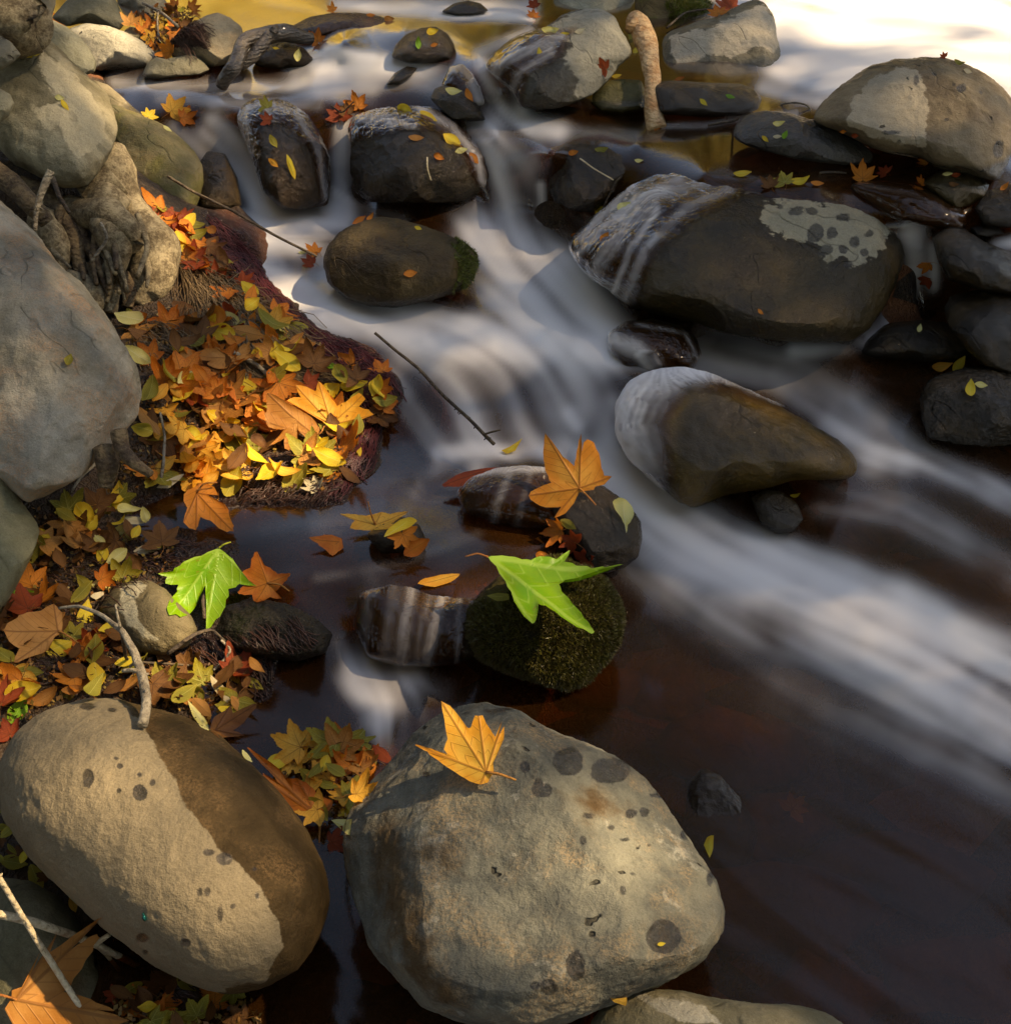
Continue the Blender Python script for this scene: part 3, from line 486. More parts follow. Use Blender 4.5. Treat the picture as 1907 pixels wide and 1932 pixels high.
rock('veiled', 'dark round rock half hidden behind the left fall', [(374,310),(392,285),(425,290),(448,335),(458,390),(408,404),(376,396)], lvl=6, seed=56, **BLACKWET, name='rock')
rock('ledge', 'dark ledge the left fall pours over', [(285,212),(330,207),(400,209),(455,222),(480,260),(490,330),(500,385),(440,392),(400,330),(355,280),(315,240)], y=3.95, t=.5, lvl=6, seed=57, **BLACKWET, name='rock')
rock('humpmid', 'dark low rock in the rapids left of the brown sloping rock', [(1150,630),(1180,610),(1230,605),(1280,618),(1310,640),(1320,668),(1305,694),(1250,696),(1180,688),(1152,660)], lvl=6, seed=58, **BLACKWET, name='rock')
rock('slope', 'smooth olive brown sloping rock with white water over its left end', [(1165,765),(1190,722),(1230,702),(1285,696),(1335,707),(1400,735),(1460,762),(1531,802),(1585,834),(1612,862),(1618,884),(1602,905),(1548,904),(1497,904),(1449,920),(1361,936),(1310,958),(1279,945),(1240,910),(1190,865),(1165,820)], lvl=7, t=.7, seed=59, cuts=2, noise=.03, a=(.06,.035,.005), b=(.21,.115,.014), mott=((.08,.06,.03),.6), wet=.7, rough=.55, bump=.45, wl=None)
rock('wetknob', 'small wet dark knob below the olive sloping rock', [(1416,940),(1442,923),(1476,929),(1503,950),(1515,980),(1497,1003),(1463,1007),(1435,988)], lvl=6, seed=60, **DARKWET, name='rock')
rock('rightA', 'long wet dark rock at the right edge above the side fall', [(1757,445),(1789,426),(1822,434),(1854,455),(1907,476),(1960,500),(1955,560),(1907,555),(1854,549),(1789,529),(1770,495)], lvl=6, seed=61, **BLACKWET)
rock('rightB', 'wet black boulder at the right edge with a glossy upper face', [(1779,582),(1789,558),(1837,547),(1890,549),(1960,570),(1975,680),(1907,705),(1860,695),(1818,655),(1788,612)], lvl=6, seed=62, **BLACKWET)
rock('rightC', 'flat dark rock with one pale leaf below the side fall', [(1622,666),(1636,641),(1667,614),(1684,608),(1735,604),(1779,608),(1818,626),(1850,655),(1820,682),(1735,684),(1684,678),(1650,676)], lvl=6, seed=63, **BLACKWET)
rock('rightD', 'craggy wet black rock with three yellow leaves at the right edge', [(1735,750),(1752,719),(1779,706),(1823,694),(1871,694),(1920,712),(1975,760),(1960,830),(1907,840),(1857,842),(1803,838),(1752,826),(1740,790)], lvl=7, seed=64, cuts=2, noise=.09,**BLACKWET)
rock('flatright', 'flat brown rock with small leaves under the huge boulder', [(1738,345),(1769,323),(1803,320),(1843,329),(1866,348),(1858,370),(1830,388),(1803,392),(1779,378)], lvl=6, seed=65, a=(.06,.045,.02), b=(.13,.10,.045), wet=.7, rough=.5, wl=None, name='rock')
rock('sill', 'golden brown sunken sill beside the mid right boulder', [(1600,350),(1660,345),(1720,352),(1775,370),(1808,392),(1825,416),(1812,432),(1762,428),(1701,415),(1650,385)], lvl=6, seed=66, a=(.05,.032,.01), b=(.12,.08,.02), wet=1., rough=.5, wl=None, t=.6, name='rock')
rock('rightE', 'dark brown boulder at the right edge below the huge boulder', [(1837,393),(1862,360),(1907,346),(1960,360),(1960,420),(1900,430),(1855,425)], lvl=6, seed=67,**BLACKWET)
rock('rightF', 'small dark stone above the thin water at the right edge', [(1828,430),(1850,420),(1880,423),(1895,440),(1870,448),(1840,446)], lvl=5, seed=68, **BLACKWET, name='rock')
rock('leafrock', 'black rounded rock with a standing orange leaf mid frame', [(1030,905),(1060,895),(1093,905),(1134,915),(1168,938),(1195,964),(1209,987),(1211,1018),(1203,1050),(1178,1072),(1140,1082),(1110,1076),(1085,1040),(1050,1000),(1030,950)], lvl=7, seed=69, cuts=2, noise=.04, **BLACKWET)
rock('filmledge', 'black ledge under a thin film of water beside the standing leaf', [(865,930),(890,905),(935,888),(985,883),(1040,886),(1090,905),(1110,960),(1080,1005),(1000,995),(930,985),(880,965)], lvl=7, seed=70, t=.6, cuts=1, noise=.03, a=(.015,.013,.008), b=(.05,.036,.012), wet=1., rough=.5, wl=None, name='rock')
rock('moss', 'round dark moss covered rock carrying the green leaf', [(880,1190),(890,1140),(930,1095),(990,1062),(1050,1048),(1103,1068),(1140,1095),(1164,1130),(1173,1165),(1166,1210),(1143,1245),(1105,1288),(1070,1298),(1020,1285),(960,1265),(905,1240)], lvl=7, t=.8, seed=71, cuts=1, noise=.05, a=(.012,.010,.004), b=(.045,.035,.008), moss=((.055,.062,.008),.6), wet=.1, rough=.85, bump=1., wl=None, base=(1040,1292))
rock('lip', 'thin black ledge the little fall spills over beside the moss', [(682,1122),(735,1108),(790,1114),(850,1132),(920,1134),(955,1160),(930,1205),(900,1242),(830,1252),(760,1252),(700,1238),(672,1180)],t=.55, lvl=6, seed=72, a=(.015,.012,.007), b=(.05,.038,.015), wet=1., rough=.5, wl=None, name='rock')
rock('leftstone', 'round brown stone with a pale smear under the left green leaf', [(187,1148),(211,1114),(245,1097),(282,1095),(313,1112),(333,1135),(360,1160),(373,1188),(356,1218),(306,1237),(265,1232),(235,1207),(205,1185)],lvl=7, seed=73, cuts=0, noise=.03, a=(.10,.08,.045), b=(.18,.15,.085), light=(.42,.38,.26), patch=[[(228,1110),(262,1098),(275,1106),(255,1130),(262,1165),(280,1190),(300,1207),(270,1200),(240,1180),(225,1150)]], wl=.05, rough=.6, name='rock')
rock('slate', 'black wet slate rock beside the orange leaf at the pool edge', [(395,1185),(418,1143),(476,1127),(544,1140),(595,1166),(628,1196),(614,1232),(561,1247),(476,1238),(418,1214)],t=.7, lvl=7, seed=74, cuts=3, noise=.06, a=(.014,.012,.008), b=(.035,.030,.018), wet=.6, rough=.5, strata=.6, bump=1., wl=None, name='rock')
rock('redrock', 'dark red brown rock just awash right of the front boulder', [(1288,1560),(1300,1475),(1325,1450),(1355,1462),(1400,1510),(1430,1570),(1410,1640),(1360,1660),(1310,1620)], lvl=6, t=.6, y=1.455, seed=75, noise=.08, a=(.012,.006,.003), b=(.04,.018,.008), wet=.9, rough=.5, wl=None, name='rock')
rock('pilestone', 'small stone wrapped in leaves in the left current', [(690,1010),(720,985),(760,975),(790,990),(805,1020),(780,1042),(720,1045)], lvl=5, seed=76, **DARKWET, name='rock')
rock('footstone', 'small mossy stone in the gap at the bottom left', [(300,1880),(330,1860),(370,1865),(395,1890),(380,1925),(320,1925)], y=1.08, lvl=5, seed=77, a=(.04,.035,.015), b=(.09,.08,.03), wl=None, name='rock')
# sunken stones on the bed of the dark pool at lower right
for i, (px, py, r_, c_) in enumerate([(1500,1720,150,.5),(1700,1650,130,.4),(1560,1880,110,.6),(1800,1850,120,.5),(1400,1420,110,.6),(1250,1300,80,.8),(1650,1000,90,.9),(1850,1120,110,.6),(1460,1560,80,.7),(1150,1300,60,.6)]):
    a_ = np.linspace(0, 2*math.pi, 11)[:-1]; rr0 = r_*(1+.18*rng.normal(size=10))
    rock('sunk%d' % i, 'blurred red brown stone sunk in the dark pool', [(px+r*math.cos(q)*1.2, py+r*math.sin(q)*.7) for r, q in zip(rr0, a_)],
         y=float(at_z(px, py, water_z(px, min(py, 1900))-.1)[1]), lvl=5, seed=80+i, t=.5, a=(.09,.035,.012), b=(.26*c_+.05,.10*c_+.025,.03), wl=None, name='sunken_stone', group='stones sunk in the dark pool')

# ---------------------------------------------------------------- films of water running over rocks
def veil(key, strokes, region, soft=14, lift=.005, veil_foam=1.):
    r_ = ROCKS[key]; PX, PY = r_['px'], r_['py']
    sd = poly_sd(PX, PY, region); film = np.clip(sd/soft+.2, 0, 1)*np.clip((r_['front']+.15)*8, 0, 1)
    fo = np.zeros(len(PX)); vx = np.full(len(PX), 1e-6); vy = np.full(len(PX), 1e-6)
    for pts, wd, inten in strokes:
        d, tx, ty = seg_dist(PX, PY, pts); g = np.exp(-(d/wd)**2); fo += inten*g; g2 = np.exp(-(d/(wd*2.5+10))**2); vx += g2*tx; vy += g2*ty
    # streaks run along the strokes: noise stretched along the local current
    L_ = np.hypot(vx, vy); vx /= L_; vy /= L_
    ac = (-PX*vy+PY*vx); al = PX*vx+PY*vy
    st = np.clip(.5+.7*perlin(np.stack([ac/10., al/110., ac*0], -1))+.6*perlin(np.stack([ac/26., al/160., ac*0+5], -1)), 0, 1)
    fo = 1-np.exp(-fo*(.55+.7*st))
    keep = film > .01; fm = keep[r_['F']].all(1); F2 = r_['F'][fm]; used = np.unique(F2); mp = np.full(len(PX), -1); mp[used] = np.arange(len(used))
    P2 = (r_['P']+r_['N']*lift)[used]
    for _ in range(1): pass
    o = mesh_obj('water_film', P2, mp[F2], M_WATER, attrs={'foam': (fo*veil_foam)[used], 'streak': st[used], 'hgt': st[used], 'film': film[used]})
    tag(o, 'thin sheet of water sliding over a rock', kind='structure')
veil('slope', [([(1300,690),(1230,702),(1185,740),(1168,800),(1180,870)],34,1.3),([(1320,700),(1240,740),(1215,800),(1240,880)],36,.35),([(1290,694),(1400,728),(1480,765)],9,.6)], [(1120,660),(1300,670),(1480,760),(1470,775),(1380,745),(1300,740),(1262,800),(1275,900),(1250,960),(1120,900)], 26)
veil('great', [([(1330,345),(1250,370),(1180,430),(1130,500),(1120,540)],16,.45),([(1280,345),(1200,380),(1130,440),(1090,480)],12,.5),([(1380,355),(1290,400),(1220,470),(1180,560)],12,.4),([(1240,400),(1190,470),(1160,545)],7,.6),([(1200,350),(1140,405),(1095,450)],8,.5)], [(1040,300),(1500,300),(1560,360),(1480,372),(1400,375),(1310,420),(1240,480),(1205,560),(1190,620),(1040,560)], 22)
veil('gloss', [([(680,225),(730,225),(780,245)],10,.5),([(790,205),(850,240),(900,300),(910,350)],9,.5),([(735,230),(745,262),(735,330),(735,375)],6,.35)], [(640,190),(830,190),(930,280),(930,360),(895,350),(870,290),(820,250),(760,248),(700,262),(650,270)], 14)
veil('midtop', [([(1060,70),(1000,95),(940,125),(925,170)],12,.5),([(1040,100),(980,140),(960,190)],9,.4)], [(890,90),(1000,60),(1090,50),(1070,80),(1060,110),(1000,140),(985,210),(900,200)], 16)
veil('lobe', [([(470,205),(510,200),(560,215),(600,280),(612,370)],9,.4),([(465,215),(470,270),(490,350)],7,.4),([(500,205),(520,240)],10,.35)], [(440,180),(560,180),(640,260),(640,400),(606,395),(585,290),(540,235),(490,232),(500,330),(510,400),(440,330)], 12)
veil('filmledge', [([(880,900),(960,888),(1030,888)],8,.6),([(960,900),(940,950),(930,985)],10,.3),([(1000,900),(985,950),(975,990)],8,.18)], [(840,860),(1120,860),(1120,1020),(840,1000)], 16)
veil('lip', [([(700,1100),(694,1160),(686,1245)],14,.2),([(745,1100),(738,1160),(728,1245)],12,.25),([(778,1105),(768,1160),(758,1245)],12,.42),([(812,1118),(798,1170),(785,1245)],10,.2),([(838,1125),(822,1180),(806,1245)],12,.4),([(868,1140),(862,1245)],6,.3)], [(650,1080),(980,1080),(960,1150),(890,1170),(870,1260),(650,1270)], 14)
veil('smallfall', [([(845,130),(868,128),(890,150),(905,190)],14,.5)], [(820,100),(930,100),(930,230),(820,230)], 8)
veil('humpmid', [([(1150,640),(1200,660),(1230,690)],16,.9),([(1200,615),(1290,630),(1315,680)],5,.3)], [(1120,590),(1340,590),(1340,710),(1120,710)], 14)
veil('ledge', [([(300,212),(360,215),(440,225)],7,.35),([(400,215),(440,270),(480,350),(500,390)],18,1.1),([(340,215),(390,280),(430,370)],12,.5)], [(270,190),(520,190),(520,410),(400,410),(330,260)], 10)
veil('sill', [([(1620,350),(1720,370),(1800,410)],6,.15)], [(1590,330),(1840,330),(1840,440),(1590,440)], 10)

# ---------------------------------------------------------------- trees round the stream (their crowns shade it and are mirrored in it)
def leafy_mat(name, c1, c2):
    t = NT(name); oi = t.n('NewGeometry'); P = oi.outputs['Position']
    col = t.mix(t.ss(t.noise(P, 3., 3), .35, .65), c1, c2)
    col = t.mix(t.math('MULTIPLY', oi.outputs['Random Per Island'], .5), col, c2)
    d = t.n('BsdfDiffuse', {'Color': col}); tl = t.n('BsdfTranslucent', {'Color': col})
    m = t.n('MixShader', {0: .6, 1: d.outputs[0], 2: tl.outputs[0]}); t.t.links.new(m.outputs[0], t.out.inputs[0]); return t.m
M_GOLD = leafy_mat('golden_foliage', (.66, .52, .13), (.78, .68, .26)); M_GREENF = leafy_mat('green_foliage', (.05, .06, .015), (.20, .16, .03))
def bark_mat(name, a, b, wet=0., ring=.35):
    t = NT(name); tc = t.n('TexCoord').outputs['Object']
    n = t.noise(tc, 30, 6, .7); n2 = t.noise(tc, 160, 4, .7)
    wv = t.n('TexWave', {'Vector': tc, 'Scale': 26., 'Distortion': 6., 'Detail': 3., 'Detail Scale': 2.}, bands_direction='Z')
    col = t.mix(t.ss(t.math('ADD', n, t.math('MULTIPLY', t.math('SUBTRACT', n2, .5), .5)), .35, .68), a, b)
    h = t.math('ADD', t.math('ADD', n, t.math('MULTIPLY', n2, .4)), t.math('MULTIPLY', wv.outputs[1], ring))
    t.p(color=col, rough=.85-.5*wet, normal=t.bump(h, .8, .008)); t.b.inputs['Coat Weight'].default_value = wet*.5; return t.m
M_BARK = bark_mat('grey_bark', (.09, .075, .055), (.24, .21, .16))
def leaf_cloud(name, pts, size, mat, parent, r2):
    n = len(pts); q = np.array([[-.5, 0, 0], [0, -.32, .06], [.5, 0, 0], [0, .32, .06]])
    A = r2.normal(size=(n, 3)); A /= np.linalg.norm(A, axis=1)[:, None]; B = np.cross(A, r2.normal(size=(n, 3))); B /= np.linalg.norm(B, axis=1)[:, None]; C = np.cross(A, B)
    s = size*r2.uniform(.7, 1.3, n)
    V = pts[:, None, :]+s[:, None, None]*(q[None, :, 0:1]*A[:, None]+q[None, :, 1:2]*B[:, None]+q[None, :, 2:3]*C[:, None])
    return mesh_obj(name, V.reshape(-1, 3), np.arange(n*4).reshape(n, 4), mat, parent, origin=pts.mean(0), smooth=False)
def tube(path, radii, seg=8, rough=0., seed=0, cap=True):
    P = np.array(path, float); n = len(P)
    T = np.gradient(P, axis=0); T /= np.linalg.norm(T, axis=1)[:, None]+1e-9
    ref = np.array([.13, .21, .97]); U = np.cross(T, ref); U /= np.linalg.norm(U, axis=1)[:, None]+1e-9; W = np.cross(T, U)
    a = np.linspace(0, 2*math.pi, seg, endpoint=False); r = np.asarray(radii, float)[:, None]*np.ones(seg)
    V = P[:, None]+r[..., None]*(np.cos(a)[None, :, None]*U[:, None]+np.sin(a)[None, :, None]*W[:, None])
    if rough:
        k = 1/np.mean(radii); nz = fbm(V*k*.28+seed*7.7, 3)*rough*1.2+fbm(V*k*1.1+seed, 2)*rough*.3
        V = P[:, None]+(V-P[:, None])*(1+nz[..., None])
    Fs = []
    for i in range(n-1):
        for j in range(seg): j2 = (j+1) % seg; Fs.append((i*seg+j, i*seg+j2, (i+1)*seg+j2, (i+1)*seg+j))
    V = V.reshape(-1, 3).tolist()
    if cap:
        V.append(P[0].tolist()); V.append(P[-1].tolist()); c0, c1 = len(V)-2, len(V)-1
        for j in range(seg): j2 = (j+1) % seg; Fs.append((c0, j2, j)); Fs.append((c1, (n-1)*seg+j, (n-1)*seg+j2))
    return V, Fs
def smooth_path(P, n):
    P = np.array(P, float); d = np.concatenate([[0], np.cumsum(np.linalg.norm(np.diff(P[:, :3], axis=0), axis=1))]); m = len(P)
    u = np.linspace(0, d[-1], n); L = np.stack([np.interp(u, d, P[:, k]) for k in range(P.shape[1])], 1)
    w_ = max(1, n//(m*2)) if m > 2 else 0
    for _ in range(w_): L[1:-1] = (L[:-2]+2*L[1:-1]+L[2:])/4
    return L
def join_parts(parts):
    V, Fs = [], []
    for v, f in parts:
        k = len(V); V += v; Fs += [tuple(i+k for i in q) for q in f]
    return V, Fs
def tree(label, x, y, h, rad, cz, mat, n, size, seed, shade=None):
    r2 = np.random.default_rng(seed); gz = float(g_ev(np.array([[x, y]]))[0]) if abs(x) < 12 and -8 < y < 14 else 1.5
    root = empty('sycamore_tree', (x, y, gz)); tag(root, label, 'tree', 'trees standing round the stream')
    top = np.array([x, y, gz+h*.8]); parts = [tube(smooth_path([(x, y, gz-.3), (x+.1, y, gz+h*.4), top], 12), np.linspace(.18, .05, 12), 10, .15)]
    if shade is None:
        pts = []
        for k in range(26):
            c = r2.normal(size=3); c /= np.linalg.norm(c); c *= rad*r2.uniform(.35, 1)
            c = np.array([x, y, gz+cz])+c*np.array([1, 1, 1.1]); m = n//26
            parts.append(tube([(x, y, gz+h*r2.uniform(.3, .7)), tuple((np.array([x, y, gz+h*.7])+c)/2), tuple(c)], [.05, .03, .01], 5))
            pts.append(c+r2.normal(size=(m, 3))*rad*.2)
        pts = np.concatenate(pts)
    else:
        pts = shade
        for k in range(14):
            c = pts[r2.integers(len(pts))]; parts.append(tube(smooth_path([(x, y, gz+h*.5), ((x+c[0])/2, (y+c[1])/2, max(c[2], gz+h*.6)), tuple(c)], 8), np.linspace(.06, .008, 8), 5))
    V, Fs = join_parts(parts)
    mesh_obj('trunk', V, Fs, M_BARK, root, origin=(x, y, gz)); leaf_cloud('crown', pts, size, mat, root, r2)
for i, (x, y, h, rad, cz, m_, lab) in enumerate([(-3.9, 10.5, 3.6, 1.6, 1.2, M_GOLD, 'golden sycamore on the far left bank above the stream'), (1.2, 10.0, 6, 2.4, 2.2, M_GOLD, 'golden sycamore straight upstream of the rapids'), (5.4, 12.5, 6, 2.6, 2.2, M_GOLD, 'golden sycamore on the far right bank'),
     (-6, 4, 7, 2.6, 4, M_GREENF, 'green tree on the left bank behind the grey boulders'), (9.5, 3.5, 5, 2.2, 2.6, M_GREENF, 'green tree on the right bank beside the dark pool'), (-4.5, -3, 8, 3.0, 5, M_GREENF, 'green tree downstream on the left bank'), (2.5, -5, 8, 3.2, 5, M_GREENF, 'green tree downstream on the right bank'), (-1.2, -6.5, 9, 3.4, 5, M_GREENF, 'tall green tree straight downstream behind the camera'), (7.5, -3.5, 5.5, 2.6, 2.8, M_GREENF, 'broad green tree beside the lower pool'), (-5.6, .8, 8, 2.6, 4.6, M_GREENF, 'green tree on the left bank beside the tan boulder')]):
    tree(lab, x, y, h, rad, cz, m_, 9000, .26, 100+i)
for i, (x, y, h, rad, cz) in enumerate([(-1.2, 12.5, 4, 1.9, 1.3), (3.0, 13, 5, 2.4, 1.8), (-6.8, 11.5, 4, 1.9, 1.3)]):
    tree('golden sycamore in the second row across the stream, %s' % ['left of centre', 'right of centre', 'far left'][i], x, y, h, rad, cz, M_GOLD, 7000, .26, 300+i)
# unseen canopy up the sun ray, its leaves placed to shade chosen zones
SD = np.array(SUN_DIR)
SUNNY = [([(440,700),(740,700),(720,830),(560,860),(430,800)],.2*.5),([(1330,-300),(2400,-300),(2400,300),(1900,170),(1480,150)],.0*.5),([(780,1310),(1000,1310),(1200,1440),(1000,1520),(740,1480)],.5*.5),([(860,1030),(1180,1030),(1180,1220),(920,1220)],.5*.5),([(280,1000),(560,1000),(520,1220),(290,1220)],.4*.5),([(60,60),(200,130),(240,230),(190,300),(110,260)],.1*.5),
         ([(1550,110),(1900,110),(1900,300),(1550,260)],.4*.5),([(1250,0),(1480,0),(1480,100),(1250,120)],.2*.5),([(200,380),(330,420),(330,600),(180,560)],.4*.5),([(990,800),(1170,800),(1170,980),(990,980)],.4*.5)]
r3 = np.random.default_rng(77); NC = 46000
gx_, gy_ = r3.uniform(-2.9, 3.2, NC), r3.uniform(-.8, 6.2, NC)
base = np.stack([gx_, gy_, np.interp(gy_, [1, 5], [.05, .65])], 1)
qx, qy, qs = project(base); tau = np.full(NC, 1.7); tau = np.where((qx < 1400) & (qy > 1250) & (qs > 0), 1.0, tau)
def zone(pol, v, y=None):
    global tau
    if y:
        S = at_y(np.array([a[0] for a in pol], float), np.array([a[1] for a in pol], float), y); S = S-SD*((S[:, 2]-np.interp(y, [1, 5], [.05, .65]))/SD[2])[:, None]
        X_, Y_, _ = project(S); pol = list(zip(X_, Y_))
    m = (poly_sd(qx, qy, pol) > 0) & (qs > 0); tau = np.where(m, v, tau)
zone([(1000,1120),(1250,1100),(1350,1250),(1600,1250),(3200,1500),(3200,3200),(1450,3200),(1400,2100),(1420,1900),(1400,1600),(1150,1350)], 3.4)
zone([(1150,480),(1400,560),(1700,560),(3200,560),(3200,1500),(1600,1250),(1150,950)], 2.2); zone([(1050,300),(1420,300),(1500,470),(1720,560),(1700,660),(1200,640),(1050,480)], 2.4)
zone([(1740,400),(3200,400),(3200,900),(1740,860)], 3.2); zone([(-400,300),(140,470),(300,760),(230,930),(-400,980)], 2.2, 2.2); zone([(600,400),(1000,430),(1000,600),(600,600)], 2.2)
zone([(440,180),(930,180),(930,400),(440,400)], 1.8); zone([(-200,100),(260,330),(330,420),(300,600),(100,520),(-200,330)], 1.1)
zone([(600,1130),(900,1180),(860,1330),(760,1400),(600,1380)], 3.35); zone([(560,880),(1000,880),(1000,1150),(560,1150)], 2.)
zone([(960,420),(1250,430),(1350,660),(1400,700),(1150,760),(960,640)], 2.9); zone([(600,560),(960,560),(960,700),(760,660)], 2.2)
for pol, dens in SUNNY: zone(pol, dens*2.2)
for pol, v, y in [([(-80,560),(100,575),(140,665),(90,710),(-80,680)], 0., 2.1), ([(185,620),(300,660),(300,810),(200,830),(165,740)], 0., 2.15), ([(40,800),(150,790),(160,860),(60,880)], .5, 2.1), ([(60,50),(220,120),(260,230),(200,310),(100,280)], 0., 3.0), ([(-60,860),(60,900),(90,1000),(20,1060),(-60,1000)], .2, 1.85)]: zone(pol, v, y)
keep = r3.random(NC) < tau/3.35; dist = r3.uniform(15.5, 19.5, NC)
shade_pts = (base+SD*dist[:, None])[keep]
# leaves added on the mirror rays to keep sky reflection off the dark pool
bx, by = r3.uniform(.1, 2.8, 28000), r3.uniform(.9, 3.4, 28000); px_, py_, _ = project(np.stack([bx, by, by*0], 1))
dr = ray(px_, py_); dr /= np.linalg.norm(dr, axis=1)[:, None]; dr[:, 2] *= -1
mirror_block = np.stack([bx, by, by*0], 1)+dr*r3.uniform(6.5, 8.5, 28000)[:, None]
sh = mirror_block-SD*((mirror_block[:, 2]-.55)/SD[2])[:, None]; sx_, sy_, _ = project(sh)
mirror_block = mirror_block[(poly_sd(sx_, sy_, [(1330,-400),(2600,-400),(2600,330),(1900,330),(1480,170),(1330,100)]) < 0) & (poly_sd(sx_, sy_, [(-200,-100),(750,-100),(750,1500),(1100,1500),(700,1900),(-200,1900)]) < 0)]
mirror_block_pts = mirror_block
tree('tall unseen sycamore added up the right bank, crown shaped to dapple the sunlight', 13.6, 2.6, 15, 2.5, 5, M_GREENF, 0, .14, 200, shade=shade_pts)
tree('unseen leaning sycamore added to block sky reflection in the dark pool', 5.2, 7.4, 6.5, 2.5, 5, M_GREENF, 0, .15, 201, shade=mirror_block_pts)

# ---------------------------------------------------------------- ray casting onto what is built so far
def bvh_of(Vs, Fs): return BVHTree.FromPolygons(Vs, Fs)
_V, _F, k_ = [], [], 0
for r_ in ROCKS.values():
    _V.append(r_['P']); _F.append(r_['F']+k_); k_ += len(r_['P'])
_gm = (XX.ravel() > -2.2) & (XX.ravel() < 2.4) & (YY.ravel() > .5) & (YY.ravel() < 6)
_gv = np.stack([XX, YY, ZZ], -1).reshape(-1, 3); _gfk = gf[_gm[gf].all(1)]
BV_ROCK = bvh_of(np.concatenate(_V).tolist(), np.concatenate(_F).tolist())
BV_GND = bvh_of(_gv.tolist(), _gfk.tolist())
_ws = wf[::1]; BV_WAT = bvh_of(WP.reshape(-1, 3).tolist(), _ws.tolist())
def hit(px, py, water_ok=True):
    d = Vector(ray(px, py)); d.normalize(); o = Vector(CAMP); best = None
    for kind, b in (('rock', BV_ROCK), ('ground', BV_GND), ('water', BV_WAT)):
        if kind == 'water' and not water_ok: continue
        h = b.ray_cast(o, d, 30)
        if h[0] is not None and (best is None or h[3] < best[2]): best = (h[0], h[1] if h[1].dot(d) < 0 else -h[1], h[3], kind)
    return best

# ---------------------------------------------------------------- leaves
def leaf_mat(name, c, edge, vein, spotc=(.06,.025,.008), spots=.5, trans=.35, rough=.55):
    t = NT(name); tc = t.n('TexCoord').outputs['Object']; oi = t.n('ObjectInfo'); rnd = oi.outputs['Random']
    off = t.n('VectorMath', {0: tc, 1: t.n('CombineXYZ', {0: t.math('MULTIPLY', rnd, 9.), 1: rnd, 2: rnd}).outputs[0]}, operation='ADD').outputs[0]
    n1 = t.noise(off, 22, 5, .6); n2 = t.noise(off, 90, 4, .65); rad = t.attr('rad'); lat = t.attr('lat'); al = t.attr('along')
    f = t.math('ADD', t.math('MULTIPLY', rad, .5), t.math('MULTIPLY', t.math('SUBTRACT', n1, .5), 1.6))
    f = t.math('ADD', f, t.math('MULTIPLY', t.math('SUBTRACT', rnd, .5), .5))
    col = t.mix(t.ss(f, .05, .75), c, edge)
    sp = t.math('MULTIPLY', t.ss(n2, .60, .68), t.ss(t.noise(off, 14, 2), .42, .6)); col = t.mix(t.math('MULTIPLY', sp, spots), col, spotc)
    v1 = t.math('SUBTRACT', 1., t.ss(lat, .006, .022))
    fr = t.math('ABSOLUTE', t.math('SUBTRACT', t.math('FRACT', t.math('MULTIPLY', t.math('SUBTRACT', al, t.math('MULTIPLY', lat, 1.1)), 7.)), .5))
    v2 = t.math('MULTIPLY', t.math('SUBTRACT', 1., t.ss(fr, .02, .09)), .55)
    vv = t.math('MAXIMUM', v1, v2); col = t.mix(t.math('MULTIPLY', vv, .8), col, vein)
    h = t.math('ADD', t.math('MULTIPLY', t.math('SUBTRACT', 1., vv), .5), t.math('MULTIPLY', n2, .6))
    t.p(color=col, rough=rough, normal=t.bump(h, .5, .003))
    t.b.inputs['Specular IOR Level'].default_value = .35
    tl = t.n('BsdfTranslucent', {'Color': col}); m = t.n('MixShader', {0: trans, 1: t.b.outputs[0], 2: tl.outputs[0]}); t.t.links.new(m.outputs[0], t.out.inputs[0]); return t.m
LM = {'orange': leaf_mat('orange_leaf', (.70,.24,.03), (.55,.13,.012), (.36,.11,.015)),
      'tan': leaf_mat('tan_leaf', (.58,.27,.07), (.44,.17,.03), (.30,.12,.03)),
      'gold': leaf_mat('golden_leaf', (.88,.50,.08), (.80,.33,.03), (.50,.20,.03), spots=.35),
      'standing': leaf_mat('amber_leaf', (.72,.34,.06), (.62,.22,.025), (.36,.12,.02), spots=.25),
      'yellow': leaf_mat('yellow_leaf', (.80,.62,.05), (.78,.48,.03), (.85,.72,.2), spots=.25),
      'pale': leaf_mat('pale_yellow_leaf', (.78,.74,.30), (.72,.62,.16), (.88,.84,.5), spots=.15),
      'olive': leaf_mat('olive_leaf', (.24,.22,.03), (.40,.31,.03), (.5,.47,.12), spots=.9),
      'green': leaf_mat('bright_green_leaf', (.115,.31,.010), (.18,.34,.012), (.30,.48,.07), spotc=(.25,.13,.02), spots=.55, trans=.18, rough=.4),
      'red': leaf_mat('red_brown_leaf', (.36,.06,.012), (.24,.035,.01), (.15,.03,.01)),
      'brown': leaf_mat('brown_leaf', (.20,.085,.02), (.12,.045,.012), (.08,.03,.01)),
      'cream': leaf_mat('cream_leaf', (.68,.60,.40), (.60,.48,.26), (.75,.68,.5), spots=.3)}
M_STALK = bark_mat('leaf_stalk', (.30,.10,.02), (.45,.20,.04))
M_STALKG = bark_mat('green_stalk', (.35,.40,.03), (.45,.35,.05))

